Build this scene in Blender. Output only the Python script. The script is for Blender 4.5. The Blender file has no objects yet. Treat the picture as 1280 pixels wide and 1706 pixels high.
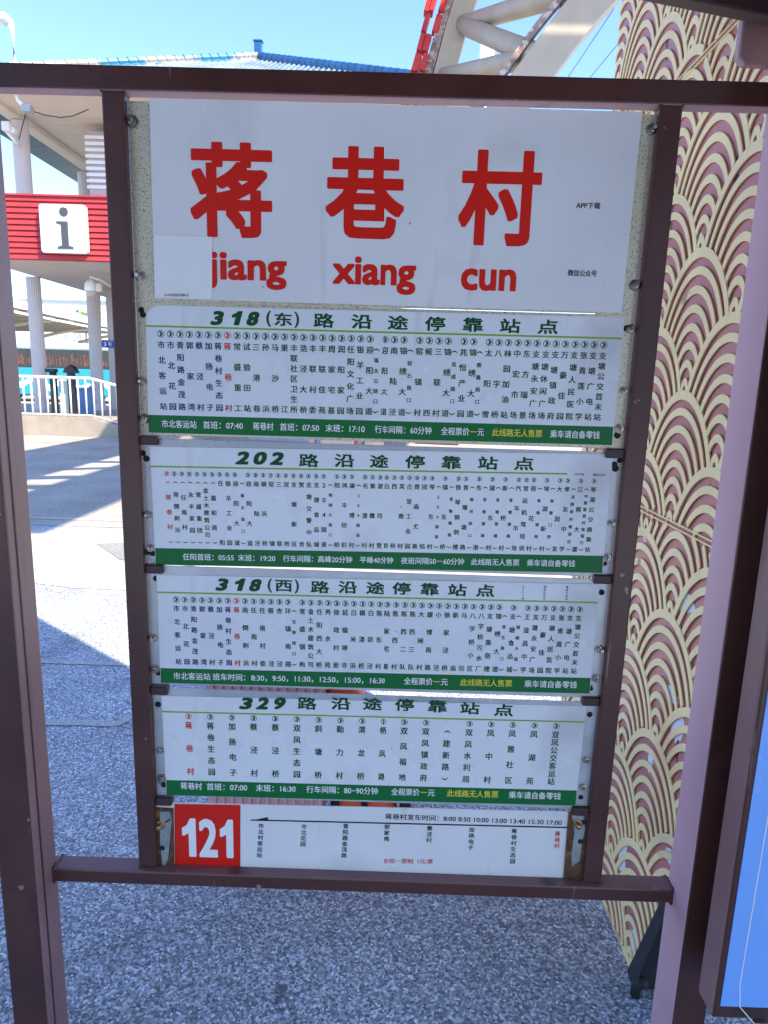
import bpy, math, random
from math import sin, cos, pi, radians, sqrt, atan2
from mathutils import Vector, Matrix

random.seed(7)
SC = bpy.context.scene
COL = SC.collection

# ------------------------------------------------------------------ camera
FPX, CX, CY = 1100.0, 640.0, 853.0
PITCH, ROLL, YAW, EYE = 0.19402, 0.02919, -0.00759, 1.5


def ray(px, py):
    u, v = (px - CX) / FPX, (py - CY) / FPX
    c, s = cos(ROLL), sin(ROLL)
    u, v = u * c + v * s, -u * s + v * c
    y = cos(PITCH) - v * sin(PITCH)
    z = -sin(PITCH) - v * cos(PITCH)
    c, s = cos(YAW), sin(YAW)
    return Vector((u * c + y * s, -u * s + y * c, z))


def atY(px, py, y):
    r = ray(px, py)
    return r * (y / r.y) + Vector((0, 0, EYE))


def atX(px, py, x):
    r = ray(px, py)
    return r * (x / r.x) + Vector((0, 0, EYE))


def gnd(px, py, z=0.0):
    r = ray(px, py)
    return r * ((z - EYE) / r.z) + Vector((0, 0, EYE))


F0 = ray(CX, CY)
RT = (ray(CX + FPX, CY) - F0).normalized()
UP = -(ray(CX, CY + FPX) - F0).normalized()
F0 = F0.normalized()
cd = bpy.data.cameras.new('camera')
cam = bpy.data.objects.new('camera', cd)
COL.objects.link(cam)
m = Matrix((RT, UP, -F0)).transposed().to_4x4()
m.translation = (0, 0, EYE)
cam.matrix_world = m
cd.sensor_fit = 'VERTICAL'
cd.sensor_height = 36.0
cd.sensor_width = 27.0
cd.lens = FPX / 1706 * 36.0
cd.clip_start, cd.clip_end = 0.02, 3000
SC.camera = cam

# ------------------------------------------------------------------ sky, sun, exposure
SUN_D = Vector((-0.525, 0.415, -0.743)).normalized()      # direction the light travels
EXPOSURE = 2.1
w = bpy.data.worlds.new('World')
SC.world = w
w.use_nodes = True
nt = w.node_tree
bg = nt.nodes['Background']
sky = nt.nodes.new('ShaderNodeTexSky')
sky.sky_type = 'NISHITA'
sky.sun_disc = False
sky.sun_elevation = math.asin(-SUN_D.z)
sky.sun_rotation = atan2(-SUN_D.x, -SUN_D.y)
sky.air_density, sky.dust_density, sky.ozone_density = 1.0, 0.1, 4.5
tint = nt.nodes.new('ShaderNodeMix')
tint.data_type, tint.blend_type = 'RGBA', 'MULTIPLY'
tint.inputs['Factor'].default_value = 1.0
tint.inputs['B'].default_value = (0.85, 0.87, 1.0, 1)
nt.links.new(sky.outputs[0], tint.inputs['A'])
nt.links.new(tint.outputs['Result'], bg.inputs[0])
bg.inputs[1].default_value = 0.12
sl = bpy.data.lights.new('sun', 'SUN')
sl.energy, sl.angle, sl.color = 2.6, radians(0.5), (1, 0.91, 0.76)
so = bpy.data.objects.new('sun', sl)
COL.objects.link(so)
so.location = (6, -5, 12)
so.rotation_euler = SUN_D.to_track_quat('-Z', 'Y').to_euler()
vs = SC.view_settings
vs.view_transform, vs.look, vs.exposure, vs.gamma = 'Standard', 'None', EXPOSURE, 1
vs.use_curve_mapping = False
SC.render.engine = 'CYCLES'
SC.cycles.max_bounces = 6


# ------------------------------------------------------------------ materials
def mat(name, col, rough=0.5, metal=0.0, spec=0.5, var=0.0, vscale=8.0, bump=0.0, bscale=60.0,
        spots=None, streak=None, second=None):
    """col base colour; var = brightness variation; spots=(colour, scale, threshold[, softness]) noise patches."""
    M = bpy.data.materials.new(name)
    M.use_nodes = True
    t = M.node_tree
    b = t.nodes['Principled BSDF']
    b.inputs['Roughness'].default_value = rough
    b.inputs['Metallic'].default_value = metal
    b.inputs['Specular IOR Level'].default_value = spec
    N, L = t.nodes.new, t.links.new
    tc = N('ShaderNodeTexCoord')
    out = None
    if var:
        n = N('ShaderNodeTexNoise')
        n.inputs['Scale'].default_value = vscale
        n.inputs['Detail'].default_value = 6
        L(tc.outputs['Object'], n.inputs['Vector'])
        r = N('ShaderNodeValToRGB')
        r.color_ramp.elements[0].position, r.color_ramp.elements[1].position = 0.3, 0.7
        r.color_ramp.elements[0].color = (*[max(0, c * (1 - var)) for c in col], 1)
        r.color_ramp.elements[1].color = (*[min(1, c * (1 + var)) for c in col], 1)
        L(n.outputs['Fac'], r.inputs['Fac'])
        out = r.outputs['Color']
        rr = N('ShaderNodeMapRange')
        rr.inputs['To Min'].default_value = max(0.05, rough - 0.12)
        rr.inputs['To Max'].default_value = min(1, rough + 0.12)
        L(n.outputs['Fac'], rr.inputs['Value'])
        L(rr.outputs['Result'], b.inputs['Roughness'])
    for sp in (spots or []):
        c2, sc, th = sp[0], sp[1], sp[2]
        so_ = sp[3] if len(sp) > 3 else 0.03
        n = N('ShaderNodeTexNoise')
        n.inputs['Scale'].default_value = sc
        n.inputs['Detail'].default_value = 5
        src = tc.outputs['Object']
        if len(sp) > 4:
            mp = N('ShaderNodeMapping')
            mp.inputs['Scale'].default_value = sp[4]
            L(src, mp.inputs['Vector'])
            src = mp.outputs['Vector']
        L(src, n.inputs['Vector'])
        r = N('ShaderNodeValToRGB')
        r.color_ramp.elements[0].position, r.color_ramp.elements[1].position = th, th + so_
        r.color_ramp.elements[0].color, r.color_ramp.elements[1].color = (0, 0, 0, 1), (1, 1, 1, 1)
        L(n.outputs['Fac'], r.inputs['Fac'])
        mx = N('ShaderNodeMix')
        mx.data_type = 'RGBA'
        L(r.outputs['Color'], mx.inputs['Factor'])
        if out is None:
            mx.inputs['A'].default_value = (*col, 1)
        else:
            L(out, mx.inputs['A'])
        mx.inputs['B'].default_value = (*c2, 1)
        out = mx.outputs['Result']
    if out is None:
        b.inputs['Base Color'].default_value = (*col, 1)
    else:
        L(out, b.inputs['Base Color'])
    if bump:
        n = N('ShaderNodeTexNoise')
        n.inputs['Scale'].default_value = bscale
        n.inputs['Detail'].default_value = 4
        L(tc.outputs['Object'], n.inputs['Vector'])
        bp = N('ShaderNodeBump')
        bp.inputs['Strength'].default_value = bump
        bp.inputs['Distance'].default_value = 0.01
        L(n.outputs['Fac'], bp.inputs['Height'])
        L(bp.outputs['Normal'], b.inputs['Normal'])
    return M


def asphalt_mat(name, lo, hi, scale, tint, bump=0.6, macro=0.25, cracks=False):
    M = bpy.data.materials.new(name)
    M.use_nodes = True
    t = M.node_tree
    b = t.nodes['Principled BSDF']
    b.inputs['Roughness'].default_value = 0.85
    N, L = t.nodes.new, t.links.new
    tc = N('ShaderNodeTexCoord')
    v = N('ShaderNodeTexVoronoi')
    v.inputs['Scale'].default_value = scale
    v.inputs['Randomness'].default_value = 1.0
    L(tc.outputs['Object'], v.inputs['Vector'])
    sep = N('ShaderNodeSeparateColor')
    L(v.outputs['Color'], sep.inputs['Color'])
    r = N('ShaderNodeValToRGB')
    e = r.color_ramp.elements
    e[0].position, e[0].color = 0.0, (*[lo * c for c in tint], 1)
    e[1].position, e[1].color = 1.0, (*[hi * c for c in tint], 1)
    k = e.new(0.55)
    k.color = (*[(lo * 0.7 + hi * 0.3) * c for c in tint], 1)
    k = e.new(0.93)
    k.color = (*[(lo * 0.3 + hi * 0.7) * c for c in tint], 1)
    L(sep.outputs[0], r.inputs['Fac'])
    n = N('ShaderNodeTexNoise')
    n.inputs['Scale'].default_value = 1.3
    n.inputs['Detail'].default_value = 8
    L(tc.outputs['Object'], n.inputs['Vector'])
    mr = N('ShaderNodeMapRange')
    mr.inputs['From Min'].default_value, mr.inputs['From Max'].default_value = 0.3, 0.7
    mr.inputs['To Min'].default_value, mr.inputs['To Max'].default_value = 1 - macro, 1 + macro
    L(n.outputs['Fac'], mr.inputs['Value'])
    mx = N('ShaderNodeMix')
    mx.data_type, mx.blend_type = 'RGBA', 'MULTIPLY'
    mx.inputs['Factor'].default_value = 1
    L(r.outputs['Color'], mx.inputs['A'])
    L(mr.outputs['Result'], mx.inputs['B'])
    col = mx.outputs['Result']
    if cracks:
        # hairline cracks: edges of a warped coarse cell pattern, broken up by noise; and dark oil stains
        w1 = N('ShaderNodeTexNoise')
        w1.inputs['Scale'].default_value = 3
        w1.inputs['Detail'].default_value = 5
        L(tc.outputs['Object'], w1.inputs['Vector'])
        va = N('ShaderNodeVectorMath')
        va.operation = 'MULTIPLY_ADD'
        L(w1.outputs['Color'], va.inputs[0])
        va.inputs[1].default_value = (0.5, 0.5, 0)
        L(tc.outputs['Object'], va.inputs[2])
        cv = N('ShaderNodeTexVoronoi')
        cv.feature = 'DISTANCE_TO_EDGE'
        cv.inputs['Scale'].default_value = 0.55
        L(va.outputs[0], cv.inputs['Vector'])
        lt = N('ShaderNodeMath')
        lt.operation = 'LESS_THAN'
        L(cv.outputs['Distance'], lt.inputs[0])
        lt.inputs[1].default_value = 0.0012
        st = N('ShaderNodeTexNoise')
        st.inputs['Scale'].default_value = 2.4
        st.inputs['Detail'].default_value = 7
        L(tc.outputs['Object'], st.inputs['Vector'])
        sr = N('ShaderNodeMapRange')
        sr.inputs['From Min'].default_value, sr.inputs['From Max'].default_value = 0.58, 0.74
        sr.inputs['To Min'].default_value, sr.inputs['To Max'].default_value = 0.0, 0.30
        L(st.outputs['Fac'], sr.inputs['Value'])
        ma = N('ShaderNodeMath')
        ma.operation = 'MAXIMUM'
        mm = N('ShaderNodeMath')
        mm.operation = 'MULTIPLY'
        L(lt.outputs[0], mm.inputs[0])
        mm.inputs[1].default_value = 0.6
        L(mm.outputs[0], ma.inputs[0])
        L(sr.outputs['Result'], ma.inputs[1])
        m2 = N('ShaderNodeMix')
        m2.data_type = 'RGBA'
        L(ma.outputs[0], m2.inputs['Factor'])
        L(col, m2.inputs['A'])
        m2.inputs['B'].default_value = (0.05, 0.05, 0.055, 1)
        col = m2.outputs['Result']
    L(col, b.inputs['Base Color'])
    bp = N('ShaderNodeBump')
    bp.inputs['Strength'].default_value = bump
    bp.inputs['Distance'].default_value = 0.006
    n2 = N('ShaderNodeTexNoise')
    n2.inputs['Scale'].default_value = scale * 0.8
    n2.inputs['Detail'].default_value = 3
    L(tc.outputs['Object'], n2.inputs['Vector'])
    ad = N('ShaderNodeMath')
    L(sep.outputs[1], ad.inputs[0])
    L(n2.outputs['Fac'], ad.inputs[1])
    L(ad.outputs[0], bp.inputs['Height'])
    L(bp.outputs['Normal'], b.inputs['Normal'])
    return M


def speck_mat(name, col, dark, scale, thr, rough=0.4, metal=0.6, col2=None):
    """galvanised sheet with small dark corrosion specks"""
    M = mat(name, col, rough, metal, var=0.0)
    t = M.node_tree
    b = t.nodes['Principled BSDF']
    N, L = t.nodes.new, t.links.new
    tc = N('ShaderNodeTexCoord')
    v = N('ShaderNodeTexVoronoi')
    v.inputs['Scale'].default_value = scale
    L(tc.outputs['Object'], v.inputs['Vector'])
    sep = N('ShaderNodeSeparateColor')
    L(v.outputs['Color'], sep.inputs['Color'])
    # speck where cell distance < thr*random
    mu = N('ShaderNodeMath')
    mu.operation = 'MULTIPLY'
    L(sep.outputs[0], mu.inputs[0])
    mu.inputs[1].default_value = thr
    lt = N('ShaderNodeMath')
    lt.operation = 'LESS_THAN'
    L(v.outputs['Distance'], lt.inputs[0])
    L(mu.outputs[0], lt.inputs[1])
    n = N('ShaderNodeTexNoise')
    n.inputs['Scale'].default_value = 4
    n.inputs['Detail'].default_value = 4
    L(tc.outputs['Object'], n.inputs['Vector'])
    r = N('ShaderNodeValToRGB')
    r.color_ramp.elements[0].position, r.color_ramp.elements[1].position = 0.35, 0.65
    r.color_ramp.elements[0].color = (*col, 1)
    r.color_ramp.elements[1].color = (*(col2 or [c * 0.8 for c in col]), 1)
    L(n.outputs['Fac'], r.inputs['Fac'])
    mx = N('ShaderNodeMix')
    mx.data_type = 'RGBA'
    L(lt.outputs[0], mx.inputs['Factor'])
    L(r.outputs['Color'], mx.inputs['A'])
    mx.inputs['B'].default_value = (*dark, 1)
    L(mx.outputs['Result'], b.inputs['Base Color'])
    return M


MAROON = mat('maroon_gloss_paint', (0.074, 0.024, 0.018), 0.38, spec=0.5, var=0.22, vscale=5, bump=0.05, bscale=45,
             spots=[((0.34, 0.20, 0.18), 34, 0.72, 0.015), ((0.030, 0.014, 0.013), 7, 0.60, 0.14), ((0.22, 0.13, 0.11), 60, 0.70, 0.03, (1, 1, .06))])
_b = MAROON.node_tree.nodes['Principled BSDF']
_b.inputs['Coat Weight'].default_value = 0.15
_b.inputs['Coat Roughness'].default_value = 0.22
_b.inputs['Coat IOR'].default_value = 1.6
MAROON_DARK = mat('dark_maroon_paint', (0.05, 0.024, 0.024), 0.5, var=0.1)
MAROON_LIT = mat('maroon_lit_face_paint', (0.52, 0.30, 0.33), 0.5, var=0.07, vscale=6, spots=[((0.30, 0.17, 0.19), 9, 0.64, 0.1, (1, 1, .15)), ((0.06, 0.03, 0.03), 40, 0.76, 0.02)])  # maroon lightened by painted bounce light, with streaks and chips on top
MAROON_HALF_LIT = mat('maroon_half_lit_face_paint', (0.25, 0.135, 0.13), 0.45, var=0.12, vscale=6, spots=[((0.34, 0.2, 0.2), 30, 0.72, 0.02), ((0.10, 0.05, 0.05), 9, 0.62, 0.1, (1, 1, .15))])  # weaker painted bounce light for the less lit maroon faces
ROSE_STEEL = mat('rose_steel', (0.40, 0.24, 0.26), 0.5, var=0.06, spots=[((0.06, 0.03, 0.03), 30, 0.76, 0.02)])
BLACK = mat('black_plastic', (0.012, 0.012, 0.014), 0.45, var=0.2)
RUBBER = mat('dark_rubber', (0.02, 0.022, 0.024), 0.7, var=0.3, vscale=20)
WHITE_SHEET = mat('white_enamel_sheet', (0.74, 0.74, 0.74), 0.32, var=0.05, vscale=4, bump=0.03, bscale=5,
                  spots=[((0.56, 0.56, 0.55), 3.2, 0.56, 0.16), ((0.30, 0.29, 0.28), 46, 0.742, 0.012), ((0.67, 0.66, 0.64), 22, 0.64, 0.08, (1, 1, .12))])
WHITE_PRINT = mat('white_printed_sheet', (0.74, 0.76, 0.78), 0.28, var=0.04, vscale=5, bump=0.03, bscale=6,
                  spots=[((0.60, 0.61, 0.62), 4, 0.58, 0.14), ((0.34, 0.32, 0.30), 40, 0.742, 0.018), ((0.69, 0.69, 0.68), 26, 0.64, 0.08, (1, 1, .10))])
STICKER = mat('sticker_paper', (0.82, 0.82, 0.80), 0.35)
INK_RED = mat('red_ink', (0.66, 0.012, 0.004), 0.45, spec=0.35)
INK_RED_TEXT = mat('red_print', (0.60, 0.03, 0.015), 0.4)
INK_GREEN = mat('green_ink', (0.0, 0.14, 0.03), 0.45, spec=0.35)
INK_DGREEN = mat('dark_green_ink', (0.0, 0.07, 0.018), 0.5, spec=0.3)
INK_LIME = mat('lime_ink', (0.22, 0.42, 0.02), 0.35)
INK_NAVY = mat('navy_ink', (0.004, 0.008, 0.13), 0.5, spec=0.3)
INK_BLACK = mat('black_ink', (0.012, 0.012, 0.018), 0.4)
INK_WHITE = mat('white_ink', (0.8, 0.82, 0.82), 0.4)
INK_YELLOW = mat('yellow_ink', (0.75, 0.66, 0.05), 0.4)
GALV_SPECK = speck_mat('speckled_galvanised_sheet', (0.62, 0.57, 0.40), (0.06, 0.055, 0.04), 420, 0.42, 0.45, 0.35,
                       (0.68, 0.62, 0.46))
GALV_BLUE = speck_mat('weathered_galvanised_sheet', (0.42, 0.45, 0.50), (0.10, 0.09, 0.11), 380, 0.30, 0.42, 0.5,
                      (0.52, 0.53, 0.55))
GALV_CLEAN = mat('galvanised_sheet', (0.5, 0.54, 0.56), 0.38, 0.5, var=0.15, vscale=14,
                 spots=[((0.2, 0.19, 0.18), 55, 0.72, 0.02)])
STEEL_BOLT = mat('bolt_steel', (0.36, 0.34, 0.31), 0.35, 0.9, var=0.3, vscale=90)
BRASS = mat('brass_bolt', (0.45, 0.33, 0.14), 0.35, 0.9, var=0.3, vscale=90)
HOLE = mat('dark_bolt_hole', (0.012, 0.01, 0.01), 0.8)
HOLE_RED = mat('rusty_hole', (0.22, 0.03, 0.02), 0.8)
RUST = mat('rusted_steel', (0.10, 0.045, 0.022), 0.8, var=0.5, vscale=40, bump=0.25, bscale=120,
           spots=[((0.28, 0.11, 0.03), 35, 0.6, 0.05), ((0.03, 0.02, 0.016), 18, 0.6, 0.1)])
GALV_WORN = mat('worn_zinc', (0.34, 0.38, 0.38), 0.45, 0.5, var=0.25, vscale=30, bump=0.1, bscale=60,
                spots=[((0.08, 0.05, 0.035), 40, 0.64, 0.05)])
LATTICE = mat('cream_lattice_paint', (0.95, 0.72, 0.36), 0.5, var=0.07, vscale=5, bump=0.03, bscale=90,
              spots=[((0.74, 0.50, 0.22), 3.0, 0.56, 0.2), ((0.42, 0.27, 0.14), 9, 0.70, 0.05)])
ROSE = mat('rose_panel_paint', (0.50, 0.18, 0.165), 0.4, var=0.14, vscale=9, bump=0.12, bscale=30,
           spots=[((0.10, 0.03, 0.03), 14, 0.685, 0.012, (1, 1, 0.35)), ((0.72, 0.74, 0.78), 8.5, 0.72, 0.012)])
FLAKE = mat('bare_primer', (0.72, 0.75, 0.8), 0.6, var=0.1, vscale=40)
CREAM = mat('cream_steel_paint', (0.42, 0.34, 0.25), 0.5, var=0.08, vscale=3,
            spots=[((0.30, 0.17, 0.09), 2.6, 0.68, 0.06, (1, 1, .4)), ((0.2, 0.17, 0.14), 6, 0.74, 0.02)])
RED_TRIM = mat('red_trim_paint', (0.55, 0.03, 0.025), 0.35, var=0.2, vscale=3)
MOTTLED = mat('mottled_panel', (0.34, 0.22, 0.18), 0.7, var=0.5, vscale=9, spots=[((0.6, 0.5, 0.42), 12, 0.55, 0.05)])
PLASTER = mat('white_plaster', (0.55, 0.50, 0.48), 0.8, var=0.04, vscale=2)
PLASTER_PINK = mat('pale_pink_plaster', (0.50, 0.42, 0.43), 0.8, var=0.05, vscale=2)
SOFFIT = mat('soffit_boards', (0.66, 0.60, 0.48), 0.7, var=0.04, vscale=2)
RED_SLAT = mat('red_slats', (0.42, 0.035, 0.035), 0.5, var=0.08, vscale=2)
RAIL_WHITE = mat('rail_paint', (0.72, 0.68, 0.6), 0.45, var=0.05)
WHITE_METAL = mat('white_metal', (0.78, 0.78, 0.76), 0.4)
TILE = mat('glazed_grey_teal_tile', (0.06, 0.15, 0.20), 0.35, var=0.3, vscale=3)
TILE_RIB = mat('pale_grey_rib_tile', (0.24, 0.29, 0.30), 0.35, var=0.3, vscale=2.2)
TILE_BLUE = mat('glazed_blue_tile', (0.016, 0.09, 0.22), 0.35, var=0.25, vscale=3)
TILE_CREAM = mat('cream_ridge_tile', (0.30, 0.29, 0.25), 0.35, var=0.2, vscale=2.5,
                 spots=[((0.03, 0.17, 0.27), 1.1, 0.50, 0.03)])
BUS_TEAL = mat('teal_bus_paint', (0.02, 0.30, 0.38), 0.3, var=0.05)
BUS_ROOF = mat('pale_bus_roof', (0.45, 0.62, 0.55), 0.4, var=0.1)
BUS_GLASS = mat('bus_window_glass', (0.02, 0.02, 0.025), 0.08)
BUS_REFLECTION = mat('painted_orange_reflection', (0.16, 0.06, 0.035), 0.7, var=0.7, vscale=6)
GREY = mat('grey_paint', (0.35, 0.36, 0.38), 0.5, var=0.1)
BLUE_PRINT = mat('blue_poster_print', (0.20, 0.42, 0.90), 0.25, var=0.06, vscale=1.5)
BLUE_SIGN = mat('blue_sign_enamel', (0.03, 0.08, 0.42), 0.4)
BLUE_BOX = mat('blue_plastic', (0.10, 0.24, 0.5), 0.4)
CANOPY = mat('canopy_underside', (0.22, 0.22, 0.16), 0.7, var=0.3, vscale=0.5)
PINK_SHELL = mat('pink_ribbed_shell', (0.62, 0.33, 0.34), 0.35, var=0.06)
ORANGE = mat('orange_nylon', (0.75, 0.13, 0.035), 0.5, var=0.12, vscale=12)
WIRE = mat('dark_cable', (0.03, 0.03, 0.035), 0.6)
LEAF_GREEN = mat('roof_garden_green', (0.12, 0.28, 0.05), 0.8, var=0.4, vscale=4)
CONC = mat('ramp_concrete', (0.34, 0.28, 0.21), 0.85, var=0.1, vscale=3, bump=0.1, bscale=40)
ASPHALT = asphalt_mat('asphalt', 0.15, 1.0, 165, (0.95, 0.99, 1.05), 0.8, 0.16, True)
APRON = asphalt_mat('pale_apron', 0.30, 0.46, 60, (1.0, 0.91, 0.75), 0.15, 0.16)
PAINT_WHITE = asphalt_mat('worn_white_road_paint', 0.40, 0.56, 90, (1.0, 0.93, 0.78), 0.15, 0.12)
SEAL = asphalt_mat('sealed_saw_cut', 0.34, 0.66, 160, (1.0, 0.97, 0.92), 0.4, 0.2)


# ------------------------------------------------------------------ mesh helpers
class MB:
    def __init__(self):
        self.v, self.f = [], []

    def add(self, vs, fs):
        o = len(self.v)
        self.v += [tuple(p) for p in vs]
        self.f += [tuple(i + o for i in f) for f in fs]
        return self

    def box(self, x0, x1, y0, y1, z0, z1):
        return self.add([(x, y, z) for x in (x0, x1) for y in (y0, y1) for z in (z0, z1)],
                        [(0, 1, 3, 2), (4, 6, 7, 5), (0, 4, 5, 1), (2, 3, 7, 6), (0, 2, 6, 4), (1, 5, 7, 3)])

    def bar(self, a, b, wx, wz, up=(0, 0, 1)):
        """rectangular bar from a to b; wx sideways width, wz width along up"""
        a, b = Vector(a), Vector(b)
        d = (b - a).normalized()
        s = d.cross(Vector(up)).normalized()
        u = s.cross(d)
        q = []
        for p in (a, b):
            for i, j in ((-1, -1), (1, -1), (1, 1), (-1, 1)):
                q.append(p + s * (i * wx / 2) + u * (j * wz / 2))
        return self.add(q, [(3, 2, 1, 0), (4, 5, 6, 7), (0, 1, 5, 4), (1, 2, 6, 5), (2, 3, 7, 6), (3, 0, 4, 7)])

    def tube(self, pts, r, n=10, r1=None):
        pts = [Vector(p) for p in pts]
        rings = []
        for i, p in enumerate(pts):
            d = (pts[min(i + 1, len(pts) - 1)] - pts[max(i - 1, 0)]).normalized()
            s = d.cross(Vector((0, 0, 1)))
            if s.length < 1e-3:
                s = d.cross(Vector((0, 1, 0)))
            s.normalize()
            u = s.cross(d)
            rr = r if r1 is None else r + (r1 - r) * i / (len(pts) - 1)
            rings.append([p + (s * cos(2 * pi * k / n) + u * sin(2 * pi * k / n)) * rr for k in range(n)])
        vs = [p for R in rings for p in R]
        fs = []
        for i in range(len(pts) - 1):
            for k in range(n):
                a, b = i * n + k, i * n + (k + 1) % n
                fs.append((a, a + n, b + n, b))
        fs.append(tuple(range(n)))
        fs.append(tuple(reversed(range((len(pts) - 1) * n, len(pts) * n))))
        return self.add(vs, fs)

    def ribbon(self, secs):
        """sweep: list of equal-length cross sections (closed loops), capped"""
        n = len(secs[0])
        vs = [p for s in secs for p in s]
        fs = []
        for i in range(len(secs) - 1):
            for k in range(n):
                a, b = i * n + k, i * n + (k + 1) % n
                fs.append((a, b, b + n, a + n))
        fs.append(tuple(reversed(range(n))))
        fs.append(tuple(range((len(secs) - 1) * n, len(secs) * n)))
        return self.add(vs, fs)

    def prism_y(self, poly, y0, y1):
        """polygon in (x, z) extruded from y0 (front) to y1"""
        n = len(poly)
        vs = [(x, y0, z) for x, z in poly] + [(x, y1, z) for x, z in poly]
        fs = [tuple(range(n)), tuple(reversed(range(n, 2 * n)))]
        fs += [(i, i + n, (i + 1) % n + n, (i + 1) % n) for i in range(n)]
        return self.add(vs, fs)

    def prism_x(self, poly, x0, x1):
        n = len(poly)
        vs = [(x0, y, z) for y, z in poly] + [(x1, y, z) for y, z in poly]
        fs = [tuple(range(n)), tuple(reversed(range(n, 2 * n)))]
        fs += [(i, i + n, (i + 1) % n + n, (i + 1) % n) for i in range(n)]
        return self.add(vs, fs)

    def prism_z(self, poly, z0, z1):
        n = len(poly)
        vs = [(x, y, z0) for x, y in poly] + [(x, y, z1) for x, y in poly]
        fs = [tuple(reversed(range(n))), tuple(range(n, 2 * n))]
        fs += [(i, (i + 1) % n, (i + 1) % n + n, i + n) for i in range(n)]
        return self.add(vs, fs)

    def lathe(self, prof, c, axis='z', n=20):
        """prof: list of (r, h) along axis from c"""
        c = Vector(c)
        vs, fs = [], []
        for r, h in prof:
            for k in range(n):
                a = 2 * pi * k / n
                if axis == 'z':
                    vs.append(c + Vector((r * cos(a), r * sin(a), h)))
                elif axis == 'y':
                    vs.append(c + Vector((r * cos(a), h, r * sin(a))))
                else:
                    vs.append(c + Vector((h, r * cos(a), r * sin(a))))
        for i in range(len(prof) - 1):
            for k in range(n):
                a, b = i * n + k, i * n + (k + 1) % n
                fs.append((a, b, b + n, a + n))
        fs.append(tuple(range(n)))
        fs.append(tuple(range((len(prof) - 1) * n, len(prof) * n)))
        return self.add(vs, fs)


ORIG = {}


def obj(name, mb, material, parent=None, bevel=0.0, smooth=False, label=None, seg=2, recalc=True, side=None):
    o0 = ORIG.get(parent.name, Vector((0, 0, 0))) if parent else Vector((0, 0, 0))
    me = bpy.data.meshes.new(name)
    me.from_pydata([tuple(Vector(p) - o0) for p in mb.v], [], mb.f)
    if recalc:
        import bmesh
        bm = bmesh.new()
        bm.from_mesh(me)
        bmesh.ops.recalc_face_normals(bm, faces=bm.faces)
        bm.to_mesh(me)
        bm.free()
    me.materials.append(material)
    if smooth:
        for p in me.polygons:
            p.use_smooth = True
    o = bpy.data.objects.new(name, me)
    COL.objects.link(o)
    if parent:
        o.parent = parent
    ORIG[o.name] = o0
    if bevel:
        b = o.modifiers.new('bevel', 'BEVEL')
        b.width, b.segments, b.limit_method, b.angle_limit = bevel, seg, 'ANGLE', radians(40)
    if side:
        me.materials.append(side[1])
        for p in me.polygons:
            if p.normal.dot(Vector(side[0])) > .9:
                p.material_index = 1
    if label:
        o['label'] = label
    return o


def thing(name, label, cat, loc=(0, 0, 0), group=None):
    o = bpy.data.objects.new(name, None)
    COL.objects.link(o)
    o.location = loc
    o.empty_display_size = 0.1
    o['label'], o['category'] = label, cat
    if group:
        o['group'] = group
    ORIG[o.name] = Vector(loc)
    return o


def tag(o, label, cat, group=None):
    o['label'], o['category'] = label, cat
    if group:
        o['group'] = group
    return o


def struct(name, mb, material):
    o = obj(name, mb, material)
    o['kind'] = 'structure'
    return o


def inst(name, me, parent, world):
    o = bpy.data.objects.new(name, me)
    COL.objects.link(o)
    o.parent = parent
    o.location = Vector(world) - ORIG[parent.name]
    return o


# ------------------------------------------------------------------ ground
struct('asphalt_ground', MB().add([(-600, -600, 0), (600, -600, 0), (600, 900, 0), (-600, 900, 0)], [(0, 1, 2, 3)]), ASPHALT)
struct('concrete_apron', MB().add([(-60, 6.5, .004), (40, 6.3, .004), (60, 60, .004), (-80, 60, .004)], [(0, 1, 2, 3)]), APRON)
# broad worn white road marking with an arrow shaped notch of bare asphalt
wp = MB()
NX = 46
for k in range(NX):
    xa, xb = -7 + k * .25, -7 + (k + 1) * .25
    def lo(x): return 4.42 + .05 * sin(x * 2.1) + (.18 if x < -2.3 else 0) * min(1, (-2.3 - x) * 2)
    def hi(x): return 6.28 + .10 * x * .3 + .03 * sin(x * 3.7)
    wp.add([(xa, lo(xa), .004), (xb, lo(xb), .004), (xb, hi(xb), .004), (xa, hi(xa), .004)], [(0, 1, 2, 3)])
struct('white_road_marking', wp, PAINT_WHITE)
nt_ = MB().add([(-2.62, 5.72, .008), (-2.2, 5.22, .008), (-1.55, 5.1, .008), (-1.5, 6.0, .008), (-2.1, 5.86, .008)], [(0, 1, 2, 3, 4)])
struct('bare_marking_notch', nt_, asphalt_mat('sunlit_asphalt_patch', 0.2, 0.34, 110, (1, .96, .9), .3, .1))
struct('road_line', MB().add([(-30, 6.62, .008), (20, 6.7, .008), (20, 6.78, .008), (-30, 6.72, .008)], [(0, 1, 2, 3)]), PAINT_WHITE)
# sealed saw cut round a vehicle detector loop
loop = []
x0, x1, y0, y1, rr = -1.95, -1.10, 2.62, 3.26, .14
for cx_, cy_, a0 in ((x1 - rr, y1 - rr, 0), (x0 + rr, y1 - rr, 90), (x0 + rr, y0 + rr, 180), (x1 - rr, y0 + rr, 270)):
    for k in range(7):
        a = radians(a0 + k * 15)
        loop.append((cx_, cy_, cos(a), sin(a)))
sc_ = MB()
n = len(loop)
vs_ = []
for i, (a, b, c, s) in enumerate(loop):
    j = .012 * sin(i * 1.7)
    for r_ in (rr - .03 + j, rr + .018 + j):
        vs_.append((a + c * r_, b + s * r_, .004))
sc_.add(vs_, [(2 * i, 2 * i + 1, (2 * i + 3) % (2 * n), (2 * i + 2) % (2 * n)) for i in range(n)])
struct('detector_loop_seam', sc_, SEAL)

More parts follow.
